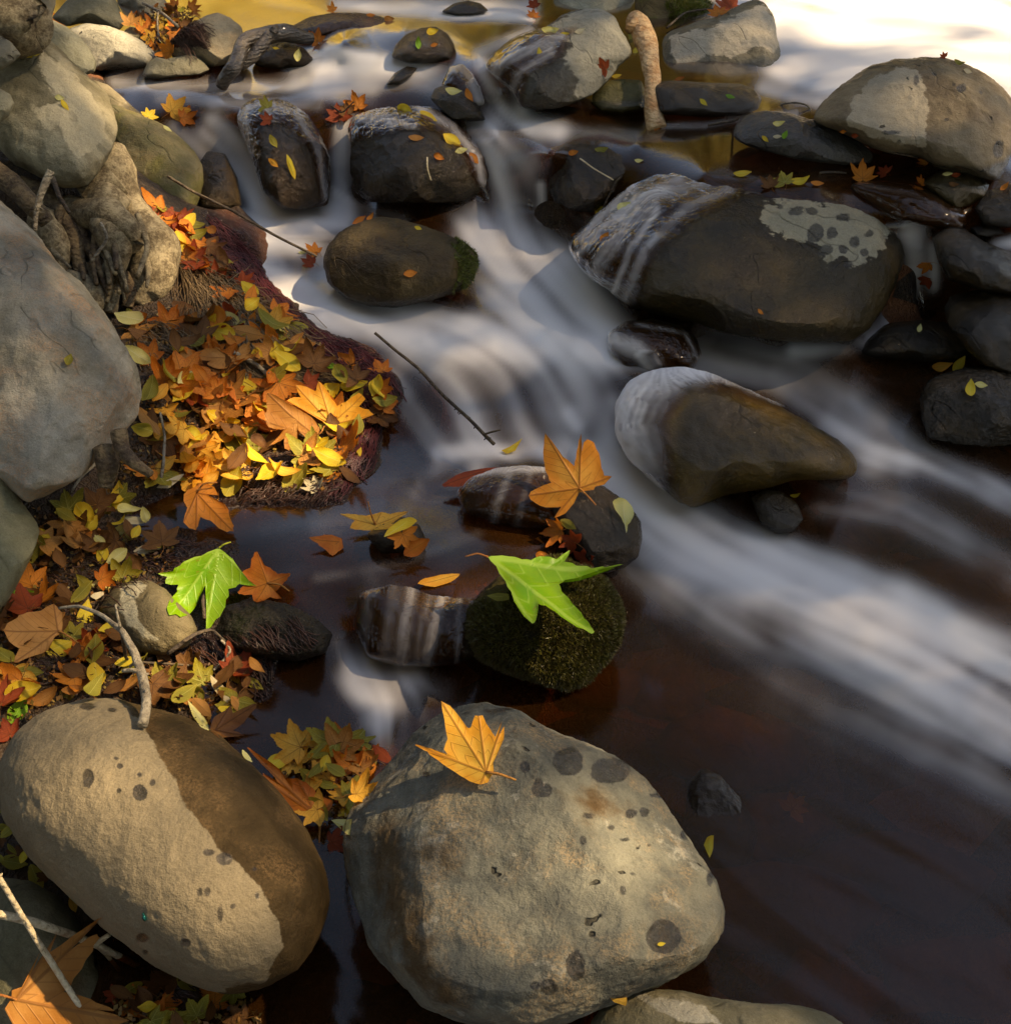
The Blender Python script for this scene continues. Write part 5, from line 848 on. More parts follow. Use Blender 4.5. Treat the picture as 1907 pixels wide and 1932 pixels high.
# individually placed leaves: kind, x, y, half length, colour, rotation, label
HL = [('syc',420,738,34,'tan',100,'tan sycamore leaf with notched lobes on the moss in mid bank'),('syc',285,680,32,'orange',40,'orange brown sycamore leaf close to the grey boulder edge'),('syc',325,722,24,'tan',200,'folded tan leaf standing on the bank below the moss'),('syc',320,618,40,'orange',-20,'bright orange sycamore leaf below the root tangle'),
 ('syc',400,860,36,'tan',80,'tan star shaped sycamore leaf above the blue puddle'),('syc',385,895,30,'orange',150,'salmon orange leaf at the upper rim of the blue puddle'),('syc',455,820,26,'gold',30,'cupped golden leaf glowing in the middle of the litter'),('syc',390,785,30,'gold',200,'pale gold curled leaf on the litter slope'),('oval',408,805,16,'yellow',10,'vivid yellow small leaf below the pale gold curled one'),
 ('syc',575,700,34,'orange',60,'orange brown leaf in the wet litter near the rootlets'),('oval',545,708,15,'cream',80,'cream oval leaf propped on the orange brown leaf'),('oval',618,692,20,'green',-20,'fresh green oval leaf beside the red rootlets'),('syc',665,690,30,'orange',100,'orange leaf at the water tip of the rootlet mat'),('syc',722,705,26,'orange',30,'orange leaf trailing into the white water'),
 ('syc',500,640,30,'orange',10,'curled orange leaf on the blue wet patch'),('syc',470,620,30,'orange',80,'upright orange leaf beside the dark rootlets'),('oval',402,605,18,'olive',80,'upright yellow green leaf below the dark rootlets'),('oval',422,634,12,'yellow',0,'small vivid yellow leaf under the upright green one'),
 ('syc',315,415,26,'red',-60,'red leaf at the shoulder of the buttress root'),('syc',335,450,30,'red',-40,'long red leaf running down beside the buttress root'),('syc',365,490,26,'red',-50,'dark red leaf on the rootlets by the white pool'),('syc',390,475,22,'orange',20,'orange leaf on the crest of the rootlet mat'),('syc',410,530,26,'red',-40,'rust red leaf hanging over the white pool'),('oval',383,520,9,'yellow',-20,'tiny vivid yellow leaf on the rootlets'),
 ('syc',255,565,24,'brown',60,'brown leaf leaning on the foot of the big root'),('oval',250,600,18,'olive',-60,'olive leaf at the foot of the thin hanging roots'),('oval',677,857,12,'yellow',70,'lone yellow leaf on the wet blue mud'),('syc',598,925,22,'cream',60,'pale leaf at the end of the wet rootlets'),('syc',625,905,22,'orange',30,'orange leaf in the red rootlets by the pool'),
 ('oval',215,955,18,'yellow',0,'yellow leaf floating at the left of the blue puddle'),('oval',195,950,16,'green',160,'small green leaf under the yellow floating one'),('syc',130,965,34,'olive',20,'twisted olive leaf beneath the grey boulder'),('syc',140,1010,34,'brown',20,'brown curled leaf full of holes on the mud'),('syc',190,1025,36,'orange',120,'rusty orange leaf with pointed lobes on the dark mud'),('oval',80,1040,22,'yellow',60,'rolled yellow leaf beside the olive boulder'),
 ('syc',60,1110,36,'orange',30,'orange leaf with a raised tip at the left edge'),('oval',40,1130,24,'green',30,'mottled green leaf on the orange one at the left edge'),('syc',40,1290,46,'orange',160,'broad amber leaf cut by the left edge above the tan boulder'),('syc',30,1270,36,'gold',200,'golden brown leaf over the broad amber one'),('syc',160,1235,30,'orange',100,'glossy orange curled leaf beside the round yellow leaf'),
 ('oval',35,1345,28,'green',80,'speckled green leaf beside the top of the tan boulder'),('syc',20,1390,32,'red',30,'dark red leaf behind the left shoulder of the tan boulder'),('oval',480,1292,18,'olive',-30,'yellow green speckled leaf on the mud by the pool'),('oval',445,1280,15,'olive',-50,'dull yellow leaf on the mud by the pool'),('oval',128,1310,20,'olive',60,'olive leaf behind the crest of the tan boulder'),('oval',150,1302,12,'yellow',-20,'small yellow leaf behind the crest of the tan boulder'),
 ('syc',620,1420,40,'gold',170,'golden leaf on top of the pile between the two front boulders'),('syc',640,1400,34,'orange',120,'orange leaf at the back of the pile between the front boulders'),('syc',660,1450,34,'orange',60,'amber leaf in the pile touching the front boulder'),('syc',610,1455,34,'tan',-90,'brown gold leaf hanging over the middle of the pile'),('oval',527,1448,24,'green',-60,'green speckled leaf at the left of the pile'),('oval',590,1480,22,'olive',10,'yellow green leaf in the hollow of the pile'),('oval',640,1500,16,'red',70,'purple red oval leaf in the pile'),('syc',700,1440,34,'orange',80,'orange leaf squeezed against the front boulder'),('oval',655,1530,18,'yellow',40,'yellow leaf low in the pile'),('syc',575,1400,22,'gold',150,'ragged yellow leaf at the water side of the pile'),
 ('oval',462,1430,14,'pale',-30,'pale green sliver of a leaf on the tan boulder edge'),('syc',625,1590,26,'red',-80,'dark red leaf down in the gap between the front boulders'),
 ('oval',20,1565,18,'olive',40,'olive leaf between the tan boulder and the olive boulder'),('oval',25,1630,24,'olive',0,'curled yellow green leaf on the olive boulder'),('oval',72,1660,28,'olive',-60,'second curled green leaf hanging on the olive boulder'),('oval',140,1710,16,'gold',-60,'little golden leaf in the crack beside the tan boulder'),
 ('oval',300,1910,28,'olive',60,'yellow green leaf at the bottom edge'),('oval',345,1925,24,'yellow',10,'yellow leaf at the bottom edge'),('syc',405,1895,36,'orange',0,'rusty leaf in the water below the tan boulder'),('syc',370,1915,34,'olive',30,'olive brown leaf at the bottom edge'),('syc',220,1880,20,'red',80,'twisted red leaf in the gap at the bottom left'),('syc',460,1925,30,'brown',100,'drowned yellow brown leaf at the bottom edge'),
 # on the rocks and pools upstream
 ('syc',1375,18,28,'red',20,'red leaf pair on top of the cream boulder'),('syc',1355,30,22,'orange',10,'orange red leaf on the shoulder of the cream boulder'),('syc',1140,130,20,'red',80,'rust leaf in the gap beside the driftwood'),('oval',1163,145,9,'yellow',10,'tiny yellow leaf in the gap beside the driftwood'),('oval',1193,72,13,'olive',-60,'yellow green leaf beside the top of the driftwood'),('oval',1198,98,8,'yellow',80,'tiny orange yellow leaf hanging beside the driftwood'),
 ('syc',600,80,20,'orange',40,'orange leaf in the first upper fall'),('oval',562,106,11,'pale',80,'pale yellow leaf on the rock under the forked branch'),('oval',520,92,6,'yellow',0,'tiny vivid leaf on the rock under the forked branch'),('oval',815,62,11,'yellow',20,'yellow leaf on the black rock in the upper rapids'),('oval',789,83,11,'green',90,'green leaf on the black rock in the upper rapids'),('oval',820,86,7,'orange',10,'small orange leaf on the black rock in the upper rapids'),
 ('oval',855,174,15,'pale',0,'pale willow leaf on the dark wedge rock'),('oval',884,183,13,'orange',-60,'orange willow leaf on the dark wedge rock'),('oval',1040,60,16,'pale',-8,'pale leaf on the upper left of the wet grey boulder'),('oval',1064,66,10,'yellow',10,'yellow leaf on the crest of the wet grey boulder'),('oval',1018,102,11,'yellow',100,'yellow brown leaf stuck in the film on the wet grey boulder'),('oval',1095,60,10,'cream',20,'cream sliver on top of the wet grey boulder'),
 ('syc',325,212,30,'gold',-40,'gold and orange leaf caught on the lip of the left fall'),('syc',345,225,22,'orange',-70,'bright orange leaf caught below the lip of the left fall'),('syc',280,222,16,'yellow',-30,'yellow leaf edge tucked behind the green brown boulder'),('oval',316,245,9,'pale',-30,'pale scrap of leaf on the green brown boulder'),
 ('syc',505,205,18,'olive',80,'olive scrap of leaf on top of the tall glossy rock'),('syc',508,230,15,'red',80,'rust scrap of leaf on top of the tall glossy rock'),('oval',517,270,13,'olive',-60,'olive leaf halfway down the tall glossy rock'),('oval',518,308,11,'gold',-40,'little golden leaf low on the tall glossy rock'),
 ('syc',640,225,26,'red',10,'rust leaf in the notch above the second fall'),('syc',675,205,22,'orange',20,'orange leaf behind the glossy black brown rock'),('syc',655,215,20,'brown',60,'brown leaf above the second fall'),('oval',767,210,16,'yellow',-25,'long yellow leaf on the golden film of the glossy rock'),('oval',808,222,18,'yellow',-30,'second long yellow leaf on the golden film'),('oval',853,268,20,'yellow',-32,'amber long leaf on the right slope of the glossy rock'),('oval',785,262,14,'tan',0,'tan leaf in the middle of the glossy rock'),('oval',869,284,12,'pale',15,'pale square leaf on the right slope of the glossy rock'),('oval',827,297,10,'orange',-20,'orange spot of a leaf on the glossy rock'),('oval',893,300,12,'orange',-50,'orange sliver low on the glossy rock'),
 ('oval',680,418,14,'orange',20,'orange leaf at the top left of the faceted rock'),('oval',699,412,9,'orange',50,'small orange curl on the crest of the faceted rock'),('oval',789,432,7,'yellow',-20,'tiny yellow leaf on the crest of the faceted rock'),('oval',774,517,12,'orange',10,'orange red leaf on the face of the faceted rock'),('syc',595,480,20,'orange',60,'leaf at the tip of the long twig by the faceted rock'),('syc',588,500,18,'red',80,'red leaf under the twig tip by the faceted rock'),('oval',572,478,8,'pale',0,'pale leaf at the twig tip'),
 ('oval',1082,290,9,'orange',10,'orange leaf on top of the black rock between the falls'),('oval',1205,305,8,'pale',0,'pale chip of leaf on the black rock between the falls'),('oval',1135,285,12,'olive',0,'olive leaf on top of the black rock between the falls'),
 ('oval',1178,392,13,'pale',20,'pale sliver in the film on the broad dark boulder'),('oval',1132,398,11,'yellow',40,'yellow sliver at the left of the broad dark boulder'),('oval',1085,445,9,'orange',20,'orange leaf at the foot of the film, left'),('oval',1141,450,11,'orange',50,'orange leaf in the film on the broad dark boulder'),('oval',1434,590,7,'orange',-50,'tiny orange leaf low on the broad dark boulder'),
 ('syc',1480,348,22,'olive',10,'olive leaf afloat above the broad dark boulder'),('syc',1455,353,20,'brown',0,'dark leaf stranded on the crest of the broad dark boulder'),('oval',1510,345,18,'yellow',-8,'golden leaf afloat at the crest of the broad dark boulder'),('oval',1400,330,16,'yellow',-2,'yellow green leaf drifting on the golden pool'),('oval',1540,348,12,'orange',-6,'orange leaf afloat at the right of the crest'),
 ('syc',1780,110,10,'red',60,'rust leaf on top of the huge brown boulder'),('oval',1808,121,10,'olive',-30,'olive leaf on top of the huge brown boulder'),('oval',1823,136,8,'cream',-20,'pale chip on the shoulder of the huge brown boulder'),
 ('oval',1466,235,11,'pale',10,'pale yellow oval leaf on the low blue grey rock'),('oval',1467,259,8,'cream',-10,'pinkish round leaf on the low blue grey rock'),('oval',1481,256,8,'green',60,'green sliver on the low blue grey rock'),('oval',1444,262,8,'yellow',-40,'tiny yellow flake on the low blue grey rock'),('oval',1590,246,6,'orange',20,'small red flake where the two right rocks meet'),('oval',1613,254,7,'red',15,'small rust flake beside the huge brown boulder'),
 ('oval',1327,194,9,'yellow',-45,'yellow oval leaf on the low wet rock under the cream boulder'),('oval',1377,184,9,'green',-25,'green leaf on the low wet rock under the cream boulder'),('oval',1282,150,9,'orange',10,'orange flake between cream boulder and the rock below'),
 ('oval',1786,330,9,'pale',0,'pale leaf on the flat brown rock at right'),('oval',1802,332,8,'red',0,'pink red leaf on the flat brown rock at right'),('oval',1796,349,9,'brown',-10,'brown leaf on the flat brown rock at right'),('syc',1746,309,16,'orange',60,'orange leaf in the shade under the huge boulder'),('oval',1895,354,10,'orange',40,'orange leaf on the rock at the right edge'),
 ('syc',1625,340,26,'orange',0,'orange leaf under thin water by the golden sill'),('syc',1670,328,16,'red',40,'red leaf drifting toward the golden sill'),('syc',1740,345,14,'orange',10,'orange leaf beside the flat brown rock'),
 ('syc',1752,500,18,'orange',100,'orange leaf drowned in the side fall'),('syc',1750,530,20,'red',80,'red leaf drowned lower in the side fall'),('oval',1733,622,10,'pale',70,'pale pointed leaf on the flat dark rock at right'),('oval',1775,694,19,'gold',10,'orange yellow leaf on the craggy black rock'),('oval',1808,690,19,'yellow',50,'speckled yellow leaf standing on the craggy black rock'),('oval',1829,736,18,'yellow',80,'veined yellow leaf on the face of the craggy black rock'),('oval',1849,728,11,'pale',-15,'pale sliver beside the veined yellow leaf'),('oval',1500,1018-80,9,'yellow',0,'yellow scrap on the small wet knob'),
 ('oval',1240,242,9,'orange',60,'orange leaf at the foot of the driftwood'),('syc',1008,15,14,'red',40,'red leaf on the dark stone at the top edge'),('syc',1005,33,14,'orange',0,'orange scrap at the waterline below the top edge stones'),('oval',700,30,8,'orange',0,'orange scrap on the reddish slab'),('oval',735,38,9,'tan',0,'tan scrap on the reddish slab'),('syc',628,22,12,'orange',60,'orange leaf beside the flat tan boulder'),
 ('syc',325,98,20,'orange',50,'orange leaf tucked against the tan domed boulder'),('syc',110,42,16,'orange',-20,'orange scrap between two boulders at the top left'),('oval',22,72,20,'yellow',-20,'golden leaf on the overhanging boulder at the left edge'),('oval',50,100,16,'yellow',-40,'yellow green leaf on the overhanging boulder'),('oval',65,102,13,'olive',20,'olive curled leaf on the overhanging boulder'),('oval',122,200,11,'yellow',-50,'small yellow leaf on the sunlit face of the overhanging boulder'),('oval',113,186,8,'pale',0,'pale flake on the sunlit face of the overhanging boulder'),
 ('oval',160,370,10,'yellow',-50,'yellow leaf on the bark of the big root'),('oval',207,418,13,'gold',-20,'golden leaf in the crotch of the roots'),('oval',235,410,12,'orange',80,'orange leaf standing in the crotch of the roots'),('oval',226,430,7,'orange',0,'tiny orange leaf on the knotted root'),('oval',205,300,9,'red',-30,'small red leaf beside the overhanging boulder'),
 ('oval',130,682,12,'olive',80,'faded green leaf on the sunlit grey boulder'),('syc',1060,1000,28,'orange',100,'orange leaf folded under the standing leaf'),('oval',1075,990,18,'olive',-30,'yellow green leaf under the standing leaf'),('syc',1085,1020,26,'red',60,'rust leaf wedged between the black rock and the moss'),('oval',1070,1025,14,'cream',-40,'cream leaf wedged between the black rock and the moss'),('syc',1100,1055,26,'red',-60,'dark rust leaf trailing down beside the moss'),('oval',1022,1050,12,'orange',0,'orange tip of a leaf behind the green leaf'),
 ('syc',760,1010,30,'orange',200,'orange leaf under the vivid yellow curved leaf'),('oval',785,1030,26,'orange',30,'blurred amber leaf trailing from the small stone'),('syc',1490,1528,30,'gold',-45,'glowing amber leaf sunk in the dark pool'),('oval',1245,1782,8,'yellow',10,'tiny yellow scrap in the round wet mark on the front boulder')]
rh = random.Random(9)
for k, x, y, s, c, ro, lab in HL: put_leaf(k, x, y, s*(1.22 if k == 'syc' else 1.08), c, lab, rot=ro, tilt=.18, face=.5, rnd=rh, water_ok='sunk in' not in lab, lift=.035 if 'sunk in' in lab else None)
# the leaf litter
LIT = [('the litter slope below the roots', [(235,610),(420,580),(560,620),(600,690),(560,760),(480,780),(300,760),(262,690)], 27, 40, (30,58), ['orange']*4+['tan']*3+['brown']*2+['olive']*2+['gold','red'], ['yellow','olive','brown','orange','brown','pale','tan']),
       ('the litter above the blue puddle', [(235,820),(285,740),(470,740),(600,780),(690,830),(640,930),(520,930),(330,915),(250,900)], 30, 46, (32,60), ['tan']*3+['orange']*3+['gold']*2+['olive']*2+['brown'], ['yellow','gold','olive','pale','gold','brown','brown','tan']),
       ('the wet bank by the red rootlets', [(540,640),(650,680),(730,720),(720,790),(640,850),(640,920),(560,900),(600,800)], 15, 14, (28,46), ['orange','red','brown','tan'], ['olive','yellow','orange']),
       ('the rootlets above the white pool', [(285,380),(380,430),(470,540),(560,620),(480,610),(400,560),(310,450)], 14, 14, (24,42), ['red']*3+['orange']*3+['brown'], ['yellow','orange','olive']),
       ('the mud between puddle and left boulder', [(70,960),(230,930),(300,1000),(330,1080),(200,1100),(180,1140),(60,1120)], 12, 26, (26,46), ['brown']*3+['olive']*2+['orange','tan'], ['olive','yellow','brown','pale']),
       ('the dark mud above the tan boulder', [(0,1130),(110,1120),(190,1180),(300,1250),(480,1260),(500,1330),(420,1370),(300,1330),(200,1310),(0,1370)], 20, 44, (30,56), ['orange','tan','brown','brown','red','olive'], ['olive','brown','yellow','brown','brown','tan']),
       ('the leaf pile between the two front boulders', [(500,1440),(560,1400),(640,1385),(725,1420),(690,1480),(655,1560),(600,1560),(545,1510)], 16, 14, (30,48), ['orange']*3+['gold']*2+['tan','olive'], ['olive','yellow','red']),
       ('the gap at the bottom left edge', [(210,1880),(300,1850),(480,1885),(500,1940),(220,1945)], 8, 12, (28,46), ['orange','brown','olive'], ['olive','yellow','brown']),
       ('the hollow behind the tan domed boulder', [(285,15),(365,15),(355,50),(320,90),(295,95),(250,60),(245,40)], 24, 8, (12,24), ['orange']*4+['gold','brown','tan'], ['yellow','orange']),
       ('the crack beside the olive boulder', [(0,1550),(40,1600),(120,1700),(60,1650),(0,1640)], 3, 8, (14,24), ['brown','orange'], ['olive','yellow'])]
PILE = {}
for zone, pol, na, nb, (s0, s1), ca, cb in LIT:
    P_ = np.array(pol); rl = random.Random(zone); 
    for kind, n, cs in (('syc', na, ca), ('oval', nb, cb)):
        done = 0
        while done < n:
            x = rl.uniform(P_[:, 0].min(), P_[:, 0].max()); y = rl.uniform(P_[:, 1].min(), P_[:, 1].max())
            if poly_sd(np.array([x]), np.array([y]), pol)[0] < 0: continue
            c = rl.choice(cs); s = rl.uniform(s0, s1)*(1.15 if kind == 'syc' else .62)
            size_w = 'large' if s > .72*s1*1.15 else 'small'
            nm = {'syc': 'lobed', 'oval': 'oval'}[kind]; cw = {'red': 'rust red', 'gold': 'golden', 'pale': 'pale yellow'}.get(c, c)
            put_leaf(kind, x, y, s, c, '%s %s leaf lying among others in %s' % (cw, nm, zone), group='leaves in '+zone, tilt=.42, lift=rl.uniform(.004, .03) if kind == 'syc' else rl.uniform(.01, .04), rnd=rl, water_ok='mud' not in zone)
            done += 1
print('LEAVES', LEAFN)

# ---------------------------------------------------------------- roots, branches, twigs
M_ROOT = bark_mat('root_bark', (.10, .07, .035), (.36, .29, .17), ring=.08); M_ROOTD = bark_mat('dark_root_bark', (.06, .035, .018), (.20, .14, .07))
M_DRIFT = bark_mat('driftwood', (.38, .19, .07), (.66, .45, .24), .25); M_WETWOOD = bark_mat('wet_black_wood', (.025, .02, .016), (.09, .07, .05), .8)
M_TWIG = bark_mat('grey_twig', (.16, .13, .09), (.36, .31, .22)); M_PALE = bark_mat('bleached_stick', (.50, .40, .24), (.72, .62, .42)); M_DTWIG = bark_mat('dark_twig', (.04, .028, .02), (.12, .085, .05))
def blur_path(a):
    for _ in range(4): a = (a+np.roll(a, 1, 0)+np.roll(a, -1, 0))/3
    return a
def px_path(pts):
    """x, y in the picture, distance from the camera plane (or None: just above what is there)"""
    o = []
    for p in pts:
        if p[2] is None:
            h = hit(p[0], p[1]); o.append(np.array(h[0])+np.array(h[1])*(p[3] if len(p) > 3 else .006))
        else: o.append(at_y(p[0], p[1], p[2]))
    return np.array(o)
def stick(name, pts, r0, r1, mat, label=None, cat=None, parent=None, n=26, seg=10, rough=.12, seed=1, group=None, origin=None, nub=0):
    W = px_path(pts); L = smooth_path(W, n); rad = np.interp(np.linspace(0, 1, n), np.linspace(0, 1, len(r0)) if hasattr(r0, '__len__') else [0, 1], r0 if hasattr(r0, '__len__') else [r0, r1])
    rs = np.random.default_rng(seed); L[1:-1] += blur_path(rs.normal(size=(n-2, 3)))*rad.mean()*.2
    parts = [tube(L, rad, seg, rough, seed)]
    for k in range(nub):
        i = rs.integers(2, n-2); d = rs.normal(size=3); d /= np.linalg.norm(d); parts.append(tube([L[i], L[i]+d*rad[i]*2.2], [rad[i]*.55, rad[i]*.25], 5))
    V, Fs = join_parts(parts) if len(parts) > 1 else parts[0]
    o = mesh_obj(name, V, Fs, mat, parent, origin=L[0] if origin is None else origin)
    if not parent: tag(o, label, cat, group)
    return o
# the root tangle: one tree's roots, each root a part
rt = empty('tree_roots', tuple(at_y(230, 560, 2.85))); tag(rt, 'gnarled pale tree roots tangled on the bank below the overhanging boulder', 'tree roots')
def root(pts, rad, mat=M_ROOT, n=30, rough=.35, seed=1, seg=16): 
    W = px_path(pts); L = smooth_path(W, n); r_ = np.interp(np.linspace(0, 1, n), np.linspace(0, 1, len(rad)), rad)
    V, Fs = tube(L, r_, seg, rough, seed); mesh_obj('root', V, Fs, mat, rt, origin=L[0])
root([(195,290,3.10),(215,345,3.05),(235,385,3.02),(262,425,2.98),(285,470,2.93),(290,520,2.86),(285,560,2.80)], [.055,.07,.05,.055,.075,.06,.02], seed=2, n=40, seg=24)
root([(285,440,2.97),(290,490,2.90),(280,540,2.84),(255,575,2.80)], [.03,.062,.055,.03], seed=3, n=30, seg=22)
root([(130,390,3.0),(160,405,2.92),(200,405,2.88),(235,425,2.84),(262,455,2.84),(240,475,2.83)], [.028,.036,.04,.042,.03,.012], seed=4, rough=.45)
root([(185,405,2.92),(215,440,2.84),(225,480,2.81),(220,510,2.80),(208,530,2.79)], [.03,.045,.045,.028,.02], seed=5, rough=.4)
root([(198,500,2.81),(200,540,2.77),(205,590,2.72)], [.016,.013,.012], seed=6, rough=.2); root([(218,505,2.80),(216,550,2.76),(212,592,2.73)], [.016,.014,.013], seed=7, rough=.2)
root([(68,395,2.95),(95,440,2.86),(115,470,2.82),(108,520,2.78)], [.02,.045,.03,.022], seed=8, rough=.4)
root([(90,420,2.88),(100,460,2.82),(92,500,2.80)], [.03,.034,.015], seed=18, rough=.4)
root([(40,345,3.05),(80,365,3.0),(115,400,2.92),(140,440,2.86),(150,500,2.80),(160,540,2.76)], [.02,.025,.02,.022,.018,.014], M_ROOTD, seed=9)
root([(150,420,2.9),(160,460,2.85),(185,490,2.81),(205,510,2.8)], [.018,.014,.014,.012], M_ROOTD, seed=10)
root([(128,520,2.78),(160,545,2.74),(185,560,2.72),(180,590,2.70),(160,575,2.70)], [.018,.03,.03,.018,.012], seed=11, rough=.4)
root([(230,520,2.82),(245,545,2.79),(240,580,2.76)], [.02,.018,.014], M_ROOTD, seed=12); root([(165,500,2.82),(178,530,2.79),(176,560,2.76)], [.016,.015,.01], M_ROOTD, seed=13)
root([(-30,310,2.9),(20,345,2.86),(60,385,2.8),(90,420,2.8)], [.03,.028,.024,.02], M_ROOTD, seed=14); root([(175,380,2.98),(205,385,2.95),(240,400,2.95)], [.04,.05,.03], seed=15, rough=.4)
root([(215,345,3.02),(190,365,2.99),(160,380,2.97)], [.05,.05,.035], seed=16, rough=.4)
root([(225,815,2.05),(232,850,2.02),(250,870,2.0),(285,895,1.98)], [.018,.014,.012,.008], M_ROOTD, seed=21); root([(195,845,2.05),(205,880,2.02),(200,920,2.0)], [.02,.022,.014], M_ROOTD, seed=22)
st = stick('tree_stump', [(-30,20,3.15),(10,28,3.15),(45,40,3.12)], [.10,.10,.07], 0, M_ROOT, 'fibrous brown old stump in the top left corner', 'stump', rough=.3, seg=20)
dw = stick('driftwood_log', [(1196,38,3.97),(1212,55,3.92),(1224,90,3.82),(1230,150,3.68),(1231,200,3.60),(1240,247,3.55)], [.030,.036,.029,.025,.022,.030], 0, M_DRIFT, 'pale stripped driftwood log leaning down between the upper boulders', 'driftwood', n=40, seg=18, rough=.10, seed=31)
stick('broken_stub', [(1208,48,3.93),(1196,50,3.91),(1187,57,3.9)], [.028,.024,.016], 0, M_DRIFT, parent=dw, n=10, rough=.25)
br = stick('forked_branch', [(418,162,3.93),(436,130,3.93),(452,100,4.0),(462,78,4.05),(500,68,4.1),(540,62,4.15),(588,72,4.2)], [.020,.026,.024,.026,.030,.028,.018], 0, M_WETWOOD, 'dark wet forked branch reaching into the upper left pool', 'branch', n=44, seg=14, rough=.22, seed=33)
stick('fork', [(510,66,4.08),(490,92,4.05),(470,112,4.02),(455,126,4.0)], [.018,.022,.020,.014], 0, M_WETWOOD, parent=br, n=20, rough=.25); stick('fork', [(515,62,4.1),(522,54,4.1)], [.016,.014], 0, M_WETWOOD, parent=br, n=6)
stick('long_twig', [(317,333,3.15),(365,362,3.1),(440,398,3.05),(520,445,3.0),(598,484,2.98)], .004, .0035, M_DTWIG, 'long thin twig reaching over the white pool to the faceted rock', 'twig', n=40, seg=7, nub=9)
tw = stick('bare_twig', [(707,628,2.62),(745,660,2.6),(790,695,2.55),(835,745,2.5),(890,795,2.42),(932,838,2.36)], .0035, .0045, M_DTWIG, 'dark knobbly twig slanting into the rapids above the standing leaf', 'twig', n=50, seg=7, nub=26)
stick('side_twig', [(912,820,2.38),(928,815,2.37),(944,811,2.37)], .003, .002, M_DTWIG, parent=tw, n=8, seg=6)
yb = hit(276, 1345)[0][1]
ft = stick('bent_stick', [(112,1148,yb+.26),(150,1142,yb+.25),(200,1165,yb+.21),(232,1190,yb+.17),(255,1235,yb+.11),(270,1280,yb+.05),(278,1330,yb-.02),(268,1380,None,.010)], [.0025,.003,.004,.0055,.007,.0075,.0075,.008], 0, M_TWIG, 'grey bent stick resting its broken end on the tan boulder', 'stick', n=60, seg=9, nub=4, seed=35)
stick('side_twig', [(228,1187,yb+.17),(222,1160,yb+.18),(218,1140,yb+.19)], .003, .002, M_TWIG, parent=ft, n=8, seg=6); stick('side_twig', [(266,1268,yb+.06),(248,1264,yb+.065),(232,1266,yb+.07)], .0035, .003, M_TWIG, parent=ft, n=8, seg=6)
stick('side_twig', [(232,1192,yb+.165),(262,1228,None,.03),(330,1262,None,.02),(380,1268,None,.02)], .0045, .002, M_DTWIG, parent=ft, n=16, seg=6)
ps = stick('pale_stick', [(-20,1722,1.12),(60,1738,1.13),(120,1758,1.14),(180,1781,1.15),(260,1822,1.16),(310,1860,1.17),(346,1890,1.17)], [.006,.0065,.006,.0055,.005,.0045,.004], 0, M_PALE, 'pale dead stick crossing the bottom left corner to the lower right', 'stick', n=50, seg=9, nub=2)
stick('side_twig', [(182,1781,1.15),(195,1772,1.15),(206,1764,1.15)], .005, .0035, M_PALE, parent=ps, n=8, seg=7); stick('side_twig', [(182,1783,1.15),(205,1805,1.15),(225,1830,1.15)], .0035, .003, M_PALE, parent=ps, n=8, seg=7)
stick('pale_stick', [(-20,1625,1.13),(20,1690,1.11),(65,1765,1.09),(120,1850,1.06),(180,1945,1.02)], [.004,.004,.0045,.0045,.004], 0, M_PALE, 'thin straight pale stick running steeply down over the other one', 'stick', n=30, seg=8, nub=3)
stick('broken_reed', [(190,1865,1.13),(190,1900,1.1),(188,1940,1.08)], .004, .004, M_PALE, 'short splintered reed at the bottom left edge', 'twig', n=8, seg=6)
stick('root_stick', [(97,322,2.72),(85,350,2.70),(75,375,2.68),(68,405,2.66),(67,435,2.64)], [.009,.009,.007,.0055,.005], 0, M_TWIG, 'pale peeled stick hanging before the roots at the left', 'stick', n=24, seg=8, nub=3)
stick('root_stick', [(100,335,2.78),(112,370,2.74),(132,402,2.72)], .006, .005, M_DTWIG, 'brown twig crossing the roots under the overhanging boulder', 'stick', n=16, seg=7)
stick('root_stick', [(190,420,2.72),(205,450,2.70),(172,495,2.68)], .004, .004, M_TWIG, 'short grey twig hanging in the dark hollow of the roots', 'stick', n=14, seg=7)
stick('mud_twig', [(295,780,None,.03),(297,830,None,.03),(298,880,None,.02),(300,905,None,.01)], .003, .004, M_TWIG, 'thin upright twig above the blue puddle', 'twig', n=16, seg=6)
stick('bank_twig', [(128,938,None,.02),(145,915,None,.03),(185,875,None,.03)], .003, .004, M_TWIG, 'pale twig below the rust stained grey boulder', 'twig', n=16, seg=6)
stick('bank_branch', [(440,675,None,.02),(475,695,None,.025),(520,725,None,.015)], .006, .005, M_TWIG, 'brown bark covered branch lying on the litter by the long rootlets', 'branch', n=18, seg=8, nub=2)
tr = stick('arched_twig', [(1335,243,None,.01),(1365,240,None,.015),(1385,236,None,.012),(1398,227,None,.01)], .004, .003, M_DTWIG, 'dark twig sticking out from the low blue grey rock', 'twig', n=16, seg=6)
ar = stick('arched_twig', [(1450,209,3.80),(1475,196,3.75),(1500,193,3.72),(1525,198,3.70),(1531,215,3.66),(1520,245,3.6),(1505,285,3.5)], .0035, .0025, M_TWIG, 'thin arched twig draped over the low blue grey rock', 'twig', n=34, seg=6, nub=4)
stick('side_twig', [(1525,222,3.66),(1570,224,3.64),(1615,235,3.6),(1645,262,3.55)], .003, .002, M_TWIG, parent=ar, n=20, seg=6)
stick('waterline_twig', [(1640,281,None,.006),(1690,285,None,.006),(1730,293,None,.006)], .0035, .0025, M_DTWIG, 'dark twig along the waterline under the huge boulder', 'twig', n=14, seg=6)
